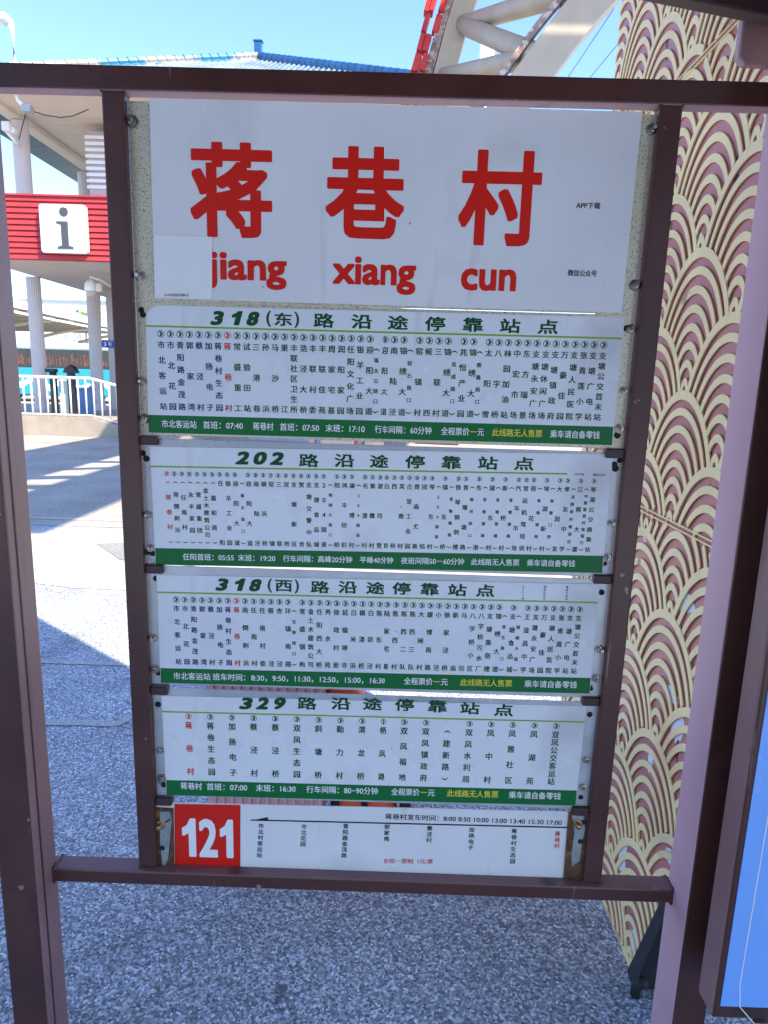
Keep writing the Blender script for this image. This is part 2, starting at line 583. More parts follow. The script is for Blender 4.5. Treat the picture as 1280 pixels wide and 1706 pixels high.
# ------------------------------------------------------------------ sign frame
FY = 1.221                                  # front of the tubes
FD = 0.030                                  # tube depth
XL, XR, TW = -0.5076, 0.4724, 0.038         # outer edges of the sign opening, tube width
ZT, ZB, ZBT, ZTT = 1.969, 0.445, 0.476, 2.008
fr = thing('sign_frame', 'dark maroon welded steel frame of square tubes carrying the five bus stop boards', 'sign frame', (0, 1.235, 0))


def post(x0, x1, y0, y1, z1):
    return MB().box(x0, x1, y0, y1, 0, z1)


obj('top_beam', MB().box(-1.6, 1.55, FY, FY + FD, ZT, ZTT), MAROON, fr, .003, side=((0, 0, -1), MAROON_LIT))
lp = obj('post', post(-.761, -.687, 1.150, 1.231, ZT - .001), MAROON, fr, .004, label='maroon post left of the boards', side=((1, 0, 0), MAROON_HALF_LIT))
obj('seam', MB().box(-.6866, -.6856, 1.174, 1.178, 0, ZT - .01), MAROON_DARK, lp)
obj('post', post(.621, .69, 1.150, 1.242, ZT - .001), MAROON, fr, .004, label='maroon post right of the boards', side=((-1, 0, 0), MAROON_LIT))
obj('upright', MB().box(XL, XL + TW, FY, FY + FD, ZBT, ZT), MAROON, fr, .003)
obj('upright', MB().box(XR - TW, XR, FY, FY + FD, ZBT, ZT), MAROON, fr, .003)
obj('bottom_rail', MB().box(-.7, .634, FY - .012, FY + FD, ZB, ZBT), MAROON, fr, .003, side=((0, 0, 1), MAROON_HALF_LIT))
wb = MB()
for (x, z) in ((-.687, ZBT), (-.687, ZB), (.621, ZBT), (.621, ZB)):
    pts = [(x + (.003 if x < 0 else -.003), FY - .012 + q * .006 , z + random.uniform(-.0015, .0015)) for q in range(8)]
    wb.tube(pts, .0038, 6)
for (x, z) in ((XL, ZBT), (XL + TW, ZBT), (XR - TW, ZBT), (XR, ZBT), (XL, ZT), (XL + TW, ZT), (XR, ZT), (XR - TW, ZT)):
    pts = [(x, FY + .001 + q * .0045, z + random.uniform(-.001, .001)) for q in range(7)]
    wb.tube(pts, .0026, 6)
obj('weld_bead', wb, MAROON, fr, smooth=True)
for x0_, x1_, y0_, y1_ in ((-.80, -.65, 1.11, 1.27), (.585, .73, 1.11, 1.28)):
    obj('base_plate', MB().box(x0_, x1_, y0_, y1_, .001, .012), MAROON, fr, .002)
# short cross tubes that show between the boards at either side
YB = 1.2345                                 # front of the printed sheets


def P(px, py):
    p = atY(px, py, YB)
    return p.x, p.z


for pl, pr in (((237, 733), (1047, 756)), ((246, 947), (1022, 965)), ((256, 1149), (1003, 1168)), ((262, 1333), (985, 1350))):
    for (px, py), sgn in ((pl, 1), (pr, -1)):
        x, z = P(px, py)
        h = .0085
        xa = XL + TW if sgn > 0 else XR - TW
        obj('cross_tube', MB().box(min(xa, xa + sgn * .034), max(xa, xa + sgn * .034), FY + .006, FY + .026, z - h, z + h), MAROON_DARK, fr, .002)

# ------------------------------------------------------------------ lettering
GC = {}


def glyph(text, off=0.0):
    k = (text, off)
    if text == '1':      # a figure one with a flag
        return ([(.0, .50), (.13, .56), (.21, .68), (.30, .68), (.30, .0), (.17, .0), (.17, .50), (.10, .44), (.0, .40)],
                [(0, 8, 7, 1), (1, 7, 6, 2), (2, 6, 5, 4, 3)])
    if k not in GC:
        c = bpy.data.curves.new('g', 'FONT')
        c.body = text
        c.offset = off
        c.resolution_u = 3
        o = bpy.data.objects.new('g', c)
        COL.objects.link(o)
        me = o.to_mesh()
        GC[k] = ([(p.co.x, p.co.y) for p in me.vertices], [tuple(q.vertices) for q in me.polygons])
        o.to_mesh_clear()
        bpy.data.objects.remove(o)
        bpy.data.curves.remove(c)
    return GC[k]


class Ink:
    """collects flat lettering lying on one board; one mesh per ink"""
    def __init__(self, y):
        self.y, self.d = y, {}

    def mb(self, ink):
        return self.d.setdefault(ink, MB())

    part, idx = 'lettering', 0

    def put(self, ink, g, fx, fz, bold=0.0, full=False):
        """bold: the outline is thickened by laying shifted copies a hair apart"""
        vs, fs = g
        if not vs:
            return
        sh = [(0, 0)]
        if bold:
            d = bold
            sh = ([(0, 0)] + [(max(-1, min(1, 1.25 * cos(2 * pi * k / full))) * d, max(-1, min(1, 1.25 * sin(2 * pi * k / full))) * d) for k in range(full)]) if full else [(-d, -d * .6), (d, -d * .6), (-d, d * .6), (d, d * .6)]
        for q, (i, j) in enumerate(sh):
            y = self.y - q * .000008
            self.mb((ink, self.part, self.idx)).add([(fx(a + i, b + j), y, fz(a + i, b + j)) for a, b in vs], fs)

    def fit(self, ink, text, x0, x1, z0, z1, off=0.0, shear=0.0):
        """stretch text so that its ink fills the rectangle x0..x1, z0..z1"""
        g = glyph(text)
        bold = off
        a0, a1 = min(p[0] for p in g[0]) - off, max(p[0] for p in g[0]) + off
        b0, b1 = min(p[1] for p in g[0]) - off, max(p[1] for p in g[0]) + off
        hh = z1 - z0
        sx = (x1 - x0 - abs(shear) * hh) / (a1 - a0)
        sz = hh / (b1 - b0)
        self.put(ink, g, lambda a, b: x0 + (a - a0) * sx + shear * (b - b0) * sz, lambda a, b: z0 + (b - b0) * sz, off, 32 if x1 - x0 > .05 else 10)

    def char(self, ink, ch, x, z, w, h, off=0.0):
        """one character of em box w x h centred at x, z"""
        g = glyph(ch)
        if ch in '()':
            # vertical writing turns brackets sideways
            up = ch == '('
            for (t0, t1) in [(0, 1)]:
                n = 8
                vs, fs = [], []
                for i in range(n + 1):
                    t = -1 + 2 * i / n
                    zz = (1 - t * t) * .22 - .1
                    th = .05 + .03 * (1 - t * t)
                    zz = zz if up else -zz
                    vs += [(t * .42, zz - th), (t * .42, zz + th)]
                fs = [(2 * i, 2 * i + 2, 2 * i + 3, 2 * i + 1) for i in range(n)]
            self.put(ink, (vs, fs), lambda a, b: x + a * w, lambda a, b: z + b * h)
            return
        if ord(ch) < 256:
            a0, a1 = min(p[0] for p in g[0]), max(p[0] for p in g[0])
            self.put(ink, g, lambda a, b: x + (a - (a0 + a1) / 2) * w * 1.1, lambda a, b: z + (b - .355) * h * 1.1, off)
        else:
            self.put(ink, g, lambda a, b: x + (a - .5) * w, lambda a, b: z + (b - .37) * h, off)

    def run(self, ink, text, p0, p1, hpx, off=0.0):
        """line of writing between two photo points (left and right end of its middle line)"""
        (xa, za), (xb, zb) = P(*p0), P(*p1)
        g = glyph(text)
        a0, a1 = min(p[0] for p in g[0]), max(p[0] for p in g[0])
        sx = (xb - xa) / (a1 - a0)
        h = P(p0[0], p0[1] - hpx / 2)[1] - P(p0[0], p0[1] + hpx / 2)[1]
        sz = h / .92
        self.put(ink, g, lambda a, b: xa + (a - a0) * sx,
                 lambda a, b: za + (zb - za) * (a - a0) / (a1 - a0) + (b - .37) * sz, off)

    def chevron(self, ink, x, z, r):
        n = 20
        vs = []
        for k in range(n):
            a = 2 * pi * k / n
            vs += [(x + r * cos(a), z + r * sin(a)), (x + r * .84 * cos(a), z + r * .84 * sin(a))]
        fs = [(2 * k, 2 * k + 1, (2 * k + 3) % (2 * n), (2 * k + 2) % (2 * n)) for k in range(n)]
        self.put(ink, (vs, fs), lambda a, b: a, lambda a, b: b)
        for sg in (1, -1):
            q = [(-.50, .70 * sg), (.10, .66 * sg), (.60, 0), (-.05, 0)]
            self.put(ink, (q, [(0, 1, 2, 3) if sg < 0 else (3, 2, 1, 0)]), lambda a, b: x + a * r, lambda a, b: z + b * r)

    def build(self, parent):
        for (ink, nm, _), m_ in self.d.items():
            obj(nm, m_, ink, parent, recalc=False)


def quad(ys, y1, *pts):
    return MB().prism_y([P(*p) for p in pts], ys, y1)


bolt_mb = MB().lathe([(.0001, -.0125), (.0032, -.0125), (.0034, -.006), (.0058, -.0055), (.0058, -.0015), (.0085, -.0012), (.0088, 0), (.0001, .0)], (0, 0, 0), 'y', 12)
bolt_src = obj('bolt', bolt_mb, STEEL_BOLT)
bolt_me = bolt_src.data
bpy.data.objects.remove(bolt_src)
bb_src = obj('brass', MB().lathe([(.0001, -.013), (.005, -.012), (.0066, -.008), (.0066, -.002), (.010, -.0015), (.0102, 0), (.0001, 0)], (0, 0, 0), 'y', 14), BRASS)
brass_me = bb_src.data
bpy.data.objects.remove(bb_src)
hole_src = obj('hole', MB().lathe([(.0001, -.0006), (.0056, -.0006), (.006, 0), (.0001, 0)], (0, 0, 0), 'y', 14), HOLE)
hole_me = hole_src.data
bpy.data.objects.remove(hole_src)


def bolts(parent, pts, me=None, name='bolt', y=1.2362, sc=1.0):
    for p in pts:
        x, z = P(*p)
        o = inst(name, me or bolt_me, parent, (x, y, z))
        o.rotation_euler = (random.uniform(-.12, .12), random.uniform(0, 1), random.uniform(-.12, .12))
        o.scale = (sc * random.uniform(.9, 1.1),) * 3


YI = YB - .0004          # writing
YS = YB - .0002          # printed bands

# ---- board 1: the stop name
b1 = thing('stop_name_board', 'large white board with the three big red characters of the stop name', 'sign board', (-.01, 1.236, 1.5))
tl, tr, br_, bl = (207, 164), (1102, 189), (1065, 526), (222, 500)
xl, xr = XL + TW + .001, XR - TW - .001
z1 = ZT - .004
zb1 = P(640, 512)[1]
obj('backing_plate', MB().box(xl, xr, 1.2362, 1.2385, zb1, z1 - .006), GALV_SPECK, b1, .0008)
pw = [(248, 163), (1072, 186), (1037, 521), (257, 497)]
obj('white_panel', quad(YB, 1.2362, *pw), WHITE_SHEET, b1, .0006)
ik = Ink(YI)
for ch, x0, x1, y0, y1 in (('蒋', 316, 453, 237, 396), ('巷', 542, 675, 244, 398), ('村', 766, 902, 250, 410)):
    xm, ym = (x0 + x1) / 2, (y0 + y1) / 2
    a, b = P(x0, ym)[0], P(x1, ym)[0]
    c, d = P(xm, y1)[1], P(xm, y0)[1]
    ik.part = 'red_character'
    ik.fit(INK_RED, ch, a, b, c, d, off=.027)
    ik.build(b1)
    ik.d = {}
for tx, x0, x1, y0, y1 in (('jiang', 346, 477, 421, 482), ('xiang', 554, 694, 428, 490), ('cun', 769, 861, 448, 485)):
    xm, ym = (x0 + x1) / 2, (y0 + y1) / 2
    ik.part = 'pinyin_word'
    ik.fit(INK_RED, tx, P(x0, ym)[0], P(x1, ym)[0], P(xm, y1)[1], P(xm, y0)[1], off=.03)
    ik.build(b1)
    ik.d = {}
ik.part = 'caption'
ik.run(INK_BLACK, 'APP下载', (961, 342), (1001, 343), 10.5, .022)
ik.run(INK_BLACK, '微信公众号', (947, 454.5), (995, 456), 10.5, .022)
ik.build(b1)
bolts(b1, [(219, 202), (232, 459), (1087, 215), (1059, 475)], sc=1.15)
st = tag(obj('sticker', quad(YB - .0018, YB - .0009, (256, 392), (353, 395), (353, 498), (258, 496)), STICKER), 'square white sticker pasted over the lower left corner of the stop name board', 'sticker')
ik = Ink(YB - .0021)
ik.run(INK_BLACK, '21312市北客运站 蒋巷村-东', (273, 491.5), (315, 492), 5, .01)
ik.build(st)


# ---- the four route boards
def route_board(label, plate, sheet, line, strip, ink_setup, name='route_board', plate_mat=GALV_BLUE, cut=False, line_end=None):
    cxm = sum(p[0] for p in sheet) / 4
    cym = sum(p[1] for p in sheet) / 4
    x, z = P(cxm, cym)
    b = thing(name, label, 'route sign', (x, 1.236, z), 'bus route boards on the frame')
    zt, zb = plate
    obj('backing_plate', MB().box(xl, xr, 1.2362, 1.2385, P(640, zb)[1], P(640, zt)[1]), plate_mat, b, .0008)
    q = [P(*p) for p in sheet]
    if cut:
        (xa, za), (xb_, zb_) = q[0], q[3]
        r = .028
        arc = [(xa + r - r * cos(t), za - r + r * sin(t)) for t in [radians(a) for a in range(0, 91, 15)]]
        q = arc + q[1:]
    obj('printed_sheet', MB().prism_y(q, YB, 1.2362), WHITE_PRINT, b)
    (p, q_) = line
    (xa, za), (xb, zb2) = P(*p), P(*q_)
    t = .0016
    obj('lime_line', MB().prism_y([(xa, za - t), (xb, zb2 - t), (xb, zb2 + t), (xa, za + t)], YS, YB), INK_LIME, b)
    (p, q_) = strip                      # top left, top right of the green strip; bottom follows the sheet
    (xa, za), (xb, zb2) = P(*p), P(*q_)
    bl_, br2 = P(*sheet[3]), P(*sheet[2])
    obj('green_strip', MB().prism_y([(bl_[0] + .0004, bl_[1] + .0004), (br2[0] - .0004, br2[1] + .0004), (xb - .0004, zb2), (xa + .0004, za)], YS, YB), INK_GREEN, b)
    ik = Ink(YI)
    ink_setup(ik)
    ik.build(b)
    return b


def title(ik, digits, chars, wpx, hpx, dw, dh, dy=0):
    ik.part = 'route_number'
    for ch, px, py in digits:
        x, z = P(px, py)
        s = P(px + .5, py)[0] - P(px - .5, py)[0]
        hz = P(px, py - .5)[1] - P(px, py + .5)[1]
        if ch in '()':
            ik.fit(INK_DGREEN, ch, x - s * dw * .16, x + s * dw * .16, z - hz * dh * .56, z + hz * dh * .56, .02)
        elif ord(ch) > 256:
            ik.fit(INK_DGREEN, ch, x - s * dw * .62, x + s * dw * .62, z - hz * dh * .46, z + hz * dh * .46, .022)
        else:
            wd = dw * (.95 if ch == '1' else 1.08)
            ik.fit(INK_DGREEN, ch, x - s * wd / 2, x + s * wd / 2, z - hz * dh / 2, z + hz * dh / 2, .05, .30)
    ik.part = 'title_lettering'
    for ch, px, py in chars:
        x, z = P(px, py)
        s = P(px + .5, py)[0] - P(px - .5, py)[0]
        hz = P(px, py - .5)[1] - P(px, py + .5)[1]
        ik.fit(INK_DGREEN, ch, x - s * wpx / 2, x + s * wpx / 2, z - hz * hpx / 2, z + hz * hpx / 2, .024)


def columns(ik, cols, chev, top, bot, cpx, rpx, small_adv=(.70, .96), small_size=.66, fs_off=.021):
    """cols: strings; prefix '!' red, '~' navy, '-' small (no chevron), '=' full size without chevron"""
    pos, t, prev_small = [], 0.0, False
    ik.part = 'stop_name'
    for i, c in enumerate(cols):
        if i:
            if c[0] == '-':
                t += small_adv[0]
            elif prev_small:
                t += small_adv[1]
            else:
                t += 1
        prev_small = c[0] == '-'
        pos.append(t)
    tot = pos[-1]

    def lerp(ab, u):
        return (ab[0][0] + (ab[1][0] - ab[0][0]) * u, ab[0][1] + (ab[1][1] - ab[0][1]) * u)
    for c, t in zip(cols, pos):
        ik.idx += 1
        u = t / tot
        small = c[0] == '-'
        ink = INK_RED_TEXT if c[0] == '!' else INK_NAVY if c[0] == '~' else INK_DGREEN
        s = c.lstrip('!~-=')
        pc, pt, pb = lerp(chev, u), lerp(top, u), lerp(bot, u)
        mx = P(pt[0] + .5, pt[1])[0] - P(pt[0] - .5, pt[1])[0]
        mz = P(pt[0], pt[1] - .5)[1] - P(pt[0], pt[1] + .5)[1]
        if c[0] not in '-=':
            x, z = P(*pc)
            ik.chevron(INK_RED_TEXT if c[0] == '!' else INK_DGREEN, x, z, rpx * mx)
        k = len(s)
        for j, ch in enumerate(s):
            v = j / (k - 1) if k > 1 else 0
            px, py = pt[0] + (pb[0] - pt[0]) * v, pt[1] + (pb[1] - pt[1]) * v
            x, z = P(px, py)
            sz = cpx * (small_size if small and ch not in '()' else 1)
            ik.char(ink, ch, x, z, sz * mx * 1.04, sz * mz * 1.04, fs_off)


def strip_text(ik, items, hpx, yl, yr):
    ik.part = 'timetable_lettering'
    """items: (ink, text, x0, x1); yl=(x,y), yr=(x,y) of the writing's middle line"""
    for ink, tx, x0, x1 in items:
        def yy(x): return yl[1] + (yr[1] - yl[1]) * (x - yl[0]) / (yr[0] - yl[0])
        ik.run(ink, tx, (x0, yy(x0)), (x1, yy(x1)), hpx, .014)


# 318 east
def ink_318e(ik):
    title(ik, [('3', 362, 530), ('1', 393, 530), ('8', 421, 531), ('(', 447, 531), ('东', 471.5, 532), (')', 494, 533)],
          [('路', 539, 534), ('沿', 602, 536), ('途', 664, 537.5), ('停', 726, 539.5), ('靠', 789, 541), ('站', 851, 543), ('点', 914, 544.5)], 34, 24, 24, 24)
    cols = ['~市北客运站', '~市北花园', '~青阳路金茂路', '~郭家湾', '~蔡泾村', '~加扬电子', '~蒋巷村生态园', '!蒋巷村', '常盛重工', '试验田站', '三港巷', '孙浜', '马沙桥', '重江',
            '丰联社区卫生所', '浩泾大桥', '丰联村委', '丰联佳苑', '周家宅基', '润阳家园', '任阳文化广场', '银羊工业园', '迎阳大道', '-(锡太公路口)', '迎阳大道', '南陆泾', '锦绣大道', '-(窑石路口)',
            '窑镇村', '候西', '三联村', '锦绣大道', '-(思成路口)', '兆恒产业园', '锦绣大道', '-(鼎鑫路口)', '太阳雪', '八字桥', '林园加油站', '中宏市场', '东方瑞景', '支塘永安广场', '支塘休闲广场',
            '支塘镇政府', '万豪佳园', '支塘人民医院', '张青莲小学', '支塘广电站', '支塘公交首末站']
    columns(ik, cols, ((267.5, 556), (1007, 575)), ((268, 574.5), (1005, 593)), ((272, 677), (996, 695)), 12.3, 5.8)
    strip_text(ik, [(INK_WHITE, '市北客运站', 269, 327), (INK_WHITE, '首班：07:40', 338, 404), (INK_WHITE, '蒋巷村', 421, 455), (INK_WHITE, '首班：07:50', 466, 531),
                    (INK_WHITE, '末班：17:10', 542, 607), (INK_WHITE, '行车间隔：60分钟', 624, 720), (INK_WHITE, '全程票价', 736, 783), (INK_YELLOW, '一', 785, 795), (INK_WHITE, '元', 797, 807),
                    (INK_YELLOW, '此线路无人售票', 821, 904), (INK_WHITE, '乘车请自备零钱', 918, 1000)], 12.5, (269, 706), (1000, 725))


r1 = route_board('green and white route 318 east board directly under the stop name board', (513, 736), [(241, 508), (1042, 529), (1021, 742), (247, 721)],
                 ((241.5, 543), (1037, 564)), ((246, 691), (1023, 711)), ink_318e, plate_mat=GALV_SPECK, cut=True)
bolts(r1, [(236, 635), (240, 697), (1041, 651), (1034, 714), (1052, 548)])
bolts(r1, [(234, 516), (237, 524), (242, 700), (1045, 547), (1030, 725)], hole_me, 'bolt_hole', 1.2361)


# 202
def ink_202(ik):
    title(ik, [('2', 404.6, 763), ('0', 433, 763.5), ('2', 462, 764)],
          [('路', 514, 767), ('沿', 573, 767.5), ('途', 632, 768.5), ('停', 692.5, 769.5), ('靠', 753, 770.5), ('站', 814, 771.5), ('点', 874, 772.5)], 33, 22, 26, 22)
    cols = ['!(蒋巷村)', '(南倒刹浜)', '(任南村)', '(永丰家园)', '(常盛集团)', '(金土木建筑公司)', '(嘉和苑)', '任阳', '银羊工业园', '迎阳大道', '-(锡太路口)', '迎阳大道', '南陆泾', '横浜桥', '窑镇', '三联', '双桥',
            '支塘新区', '贺舍', '支塘交警中队', '支塘食品城', '204国道', '-(锦绣大道口)', '阳桥', '鸿丰纺织', '康博村', '-(204国道)', '毛溇村', '紫霞村', '波司登', '白茆', '西桥', '芙蓉村', '古里工业园', '费森尤斯',
            '团结', '琴东村', '-(204国道)', '镇东桥', '-(青墩塘路)', '铁琴铜剑楼', '青墩塘路', '-(银河路口)', '东港', '-(青墩塘路)', '湖东村', '-(青墩塘路)', '新桥村', '-(青墩塘路)', '汽车市场', '常运机驾培训',
            '荷花村', '-(青墩塘路)', '琴湖新村', '-(美雷口腔)', '大润发', '孝友中学', '-(龙腾希尔顿酒店)', '江南大厦', '-(中银富登村镇银行)', '琴湖公交换乘站']
    columns(ik, cols, ((277, 789), (991, 801.5)), ((279, 804), (989.5, 816)), ((284, 902.5), (980, 915.5)), 9.2, 3.9, (.86, .88), .68)
    strip_text(ik, [(INK_WHITE, '任阳首班：05:55', 304, 389), (INK_WHITE, '末班：19:20', 396, 458), (INK_WHITE, '行车间隔：高峰20分钟', 471, 586), (INK_WHITE, '平峰40分钟', 599, 656),
                    (INK_WHITE, '夜班间隔50－60分钟', 669, 774), (INK_WHITE, '此线路无人售票', 786, 866), (INK_WHITE, '乘车请自备零钱', 879, 959)], 11, (304, 927.5), (959, 939))
    ik.part = 'caption'
    ik.run(INK_BLACK, 'APP下载', (958, 790), (974, 790.5), 4.2, .01)
    ik.run(INK_BLACK, '微信公众号', (989, 791), (1009, 791.5), 4.2, .01)


r2 = route_board('green and white route 202 board, second route board from the top', (742, 950), [(249, 744), (1022, 757), (1005, 955), (258.6, 941)],
                 ((250, 777), (946, 789.5)), ((257.7, 913), (1006.5, 926)), ink_202)
bolts(r2, [(246, 857), (249.5, 913), (1020, 872), (1013, 929)])
bolts(r2, [(237, 755), (243, 764), (245, 920), (253, 922), (1034, 767), (1025, 774), (1027, 781), (1008, 939)], hole_me, 'bolt_hole', 1.2361)


# 318 west
def ink_318w(ik):
    title(ik, [('3', 370, 974), ('1', 398, 974), ('8', 425, 975), ('(', 449, 975.5), ('西', 472, 976), (')', 494, 977)],
          [('路', 532.6, 978), ('沿', 578.6, 978.5), ('途', 625, 979.5), ('停', 670, 980.5), ('靠', 717, 981.5), ('站', 763, 983), ('点', 809.6, 984)], 31, 20.5, 23, 21)
    cols = ['~市北客运站', '~市北花园', '~青阳路金茂路', '~郭家湾', '~蔡泾村', '~加扬电子', '~蒋巷村生态园', '!蒋巷村', '南倒刹浜', '任南村', '任南村委', '蔡泾', '杏泾', '环镇南路', '-(任蒋路口)', '常盛钢构',
            '金土木建筑公司', '任阳西大桥', '秀水苑', '徐政村委', '延福禅寺', '白米浜', '横溇桥', '白茆泾', '陈东村', '陆家宅基', '陈西村', '陈西二队', '陈西三队', '大闸村', '康博南路', '小泾', '徐家泾桥', '新庙', '马坊',
            '八字桥小区', '八字桥污水厂', '支塘集宿楼', '锦绣大道', '-(常生路口)', '支塘食品城', '-(锦绣大道)', '王淦昌中学', '支塘永安广场', '万豪佳园', '支塘人民医院', '张青莲小学', '支塘广电站', '支塘公交首末站']
    columns(ik, cols, ((293, 998.6), (967, 1015)), ((293.5, 1013.7), (965, 1030)), ((297, 1102), (957, 1118)), 10, 5.0)
    strip_text(ik, [(INK_WHITE, '市北客运站', 288.6, 350), (INK_WHITE, '班车时间：', 354, 408), (INK_WHITE, '8:30，9:50，11:30，12:50，15:00，16:30', 418, 642),
                    (INK_WHITE, '全程票价', 674, 722), (INK_YELLOW, '一', 724, 734), (INK_WHITE, '元', 736, 747), (INK_YELLOW, '此线路无人售票', 768, 854), (INK_WHITE, '乘车请自备零钱', 875, 962)], 11.5, (288, 1126), (962, 1141))
    ik.part = 'caption'
    for tx, px in (('APP下载', 873), ('微信公众号', 909), ('微信小程序', 946)):
        for j, ch in enumerate(tx):
            x, z = P(px - j * .3, 977 + j * 5 + (px - 873) * .016)
            ik.char(INK_BLACK, ch, x, z, .0048, .0048, .012)


r3 = route_board('green and white route 318 west board below the 202 board', (954, 1152), [(260, 957.5), (1000, 973.5), (983.5, 1156), (267, 1138)],
                 ((261, 986.6), (997, 1004)), ((266.7, 1113), (985.5, 1129.5)), ink_318w, plate_mat=GALV_CLEAN)
bolts(r3, [(255, 1063), (258, 1115), (1000, 1082), (994, 1130)])
bolts(r3, [(259, 964), (263, 1122), (1004, 987), (986, 1147)], hole_me, 'bolt_hole', 1.2361)


# 329
def ink_329(ik):
    title(ik, [('3', 410, 1172), ('2', 438, 1172), ('9', 465, 1172)],
          [('路', 511, 1172), ('沿', 567, 1172.5), ('途', 620, 1173), ('停', 675, 1174.5), ('靠', 730, 1177), ('站', 784, 1180), ('点', 840, 1183)], 32, 20, 24, 20)
    cols = ['!蒋巷村', '蒋巷生态园', '加扬电子', '蔡泾村', '蔡泾桥', '双凤生态园', '斜塘桥', '勤力村', '渭龙桥', '栖凤路', '双凤福地', '双凤镇政府', '=(建新路)', '双凤水利局', '凤中村', '凤雅社区', '凤湖苑', '双凤公交客运站']
    columns(ik, cols, ((313.7, 1193.5), (928, 1209.5)), ((314, 1208.5), (926.5, 1224)), ((317, 1285), (919, 1302)), 12.2, 5.2)
    strip_text(ik, [(INK_WHITE, '蒋巷村', 300.5, 336), (INK_WHITE, '首班：07:00', 344, 411), (INK_WHITE, '末班：16:30', 426, 492), (INK_WHITE, '行车间隔：80−90分钟', 510, 629),
                    (INK_WHITE, '全程票价', 653, 700), (INK_YELLOW, '一', 702, 712), (INK_WHITE, '元', 714, 725.5), (INK_YELLOW, '此线路无人售票', 746, 831), (INK_WHITE, '乘车请自备零钱', 849, 935)], 11.5, (300, 1309), (935, 1326.5))


r4 = route_board('green and white route 329 board with widely spaced stops, lowest of the green boards', (1159, 1338), [(268, 1159), (978, 1176.5), (960, 1342.5), (276.6, 1325)],
                 ((269.5, 1185.5), (975, 1203)), ((276, 1299.5), (962.5, 1317)), ink_329, plate_mat=GALV_CLEAN)
bolts(r4, [(266, 1250), (269, 1297), (978, 1266), (973, 1311)])
bolts(r4, [(262, 1174), (272, 1308), (984, 1191), (969, 1329)], hole_me, 'bolt_hole', 1.2361)

# ---- board 121
b5 = thing('route_board', 'white route 121 board with red number panel and rusty end brackets', 'route sign', (-.02, 1.236, P(640, 1400)[1]), 'bus route boards on the frame')
obj('white_panel', quad(YB, 1.237, (258, 1337), (975, 1353), (968, 1466), (264, 1452)), WHITE_SHEET, b5, .0006)
obj('red_panel', quad(YS, YB, (290, 1339), (400, 1341), (400, 1452), (291, 1450.5)), INK_RED, b5)
ik = Ink(YI)
for ch, x0, x1 in (('1', 303, 326), ('2', 331, 362), ('1', 366, 388)):
    ik.part = 'white_number'
    ik.fit(INK_WHITE, ch, P(x0, 1395)[0], P(x1, 1395)[0], P(345, 1428)[1], P(345, 1364)[1], .03)
ikb = Ink(YI)
(xa, za), (xb, zb) = P(418, 1366), P(946, 1378.5)
t = .0016
ikb.mb((INK_BLACK, 'route_arrow', 0)).add([(xa, YI, za - t), (xb, YI, zb - t), (xb, YI, zb + t), (xa, YI, za + t)], [(0, 1, 2, 3)])
(x1_, z1_), (x2_, z2_) = P(413.5, 1366.8), P(446, 1361)
ikb.mb((INK_BLACK, 'route_arrow', 0)).add([(x1_, YI - .0001, z1_ - .0012), (P(446, 1366)[0], YI - .0001, P(446, 1366)[1]), (x2_, YI - .0001, z2_)], [(0, 1, 2)])
ikb.part = 'timetable_lettering'
ikb.run(INK_BLACK, '蒋巷村发车时间：8:00 8:50 10:00 13:00 13:40 15:30 17:00', (643, 1360), (937, 1370.5), 9.5, .016)
for tx, px, y0, y1, ink in (('市北村客运站', 434.5, 1376, 1424.5, INK_NAVY), ('市北花园', 506, 1377, 1406, INK_BLACK), ('青阳路金茂路', 575.5, 1376.5, 1425, INK_BLACK), ('郭家湾', 646, 1377.5, 1397.5, INK_BLACK),
                            ('蔡泾村', 717, 1380, 1399.5, INK_BLACK), ('加扬电子', 787, 1382, 1412, INK_BLACK), ('蒋巷村生态园', 858, 1384.5, 1434.7, INK_BLACK), ('蒋巷村', 930, 1389, 1409, INK_RED_TEXT)):
    ikb.part, ikb.idx = 'stop_name', ikb.idx + 1
    for j, ch in enumerate(tx):
        py = y0 + (y1 - y0) * j / (len(tx) - 1)
        x, z = P(px - (py - y0) * .06, py)
        ikb.char(ink, ch, x, z, .0124, .0124, .02)
ikb.part = 'fare_lettering'
ikb.run(INK_RED_TEXT, '全程一票制', (639, 1434), (689, 1434.8), 8, .008)
ikb.run(INK_RED_TEXT, '1元/票', (697, 1435), (722, 1435.4), 8, .008)
ik.build(b5)
ikb.build(b5)
for side, q, inner, bpts, holes in (
        ('left', [(259, 1344), (289, 1346), (291, 1456), (262, 1454)], [(267, 1350), (283, 1350), (287, 1362), (281, 1426), (276, 1440), (271, 1438), (267, 1400)], [(268, 1372), (267, 1447)], [(271, 1410)]),
        ('right', [(948, 1351), (979, 1353), (972, 1469), (939, 1466)], [(953, 1356), (973, 1357), (975, 1380), (970, 1400), (966, 1432), (953, 1441), (952, 1420), (957, 1385)], [(962, 1370)], [(967, 1399), (972, 1367)])):
    br = obj('end_bracket', quad(YB - .004, YB - .0006, *q), RUST, b5, .001)
    obj('worn_zinc_face', quad(YB - .0052, YB - .004, *inner), GALV_WORN, br, .0008)
    for p in bpts:
        x, z = P(*p)
        inst('bolt', brass_me, b5, (x, YB - .0052, z))
    for p in holes:
        x, z = P(*p)
        o = inst('bolt_hole', hole_me, b5, (x, YB - .0054, z))

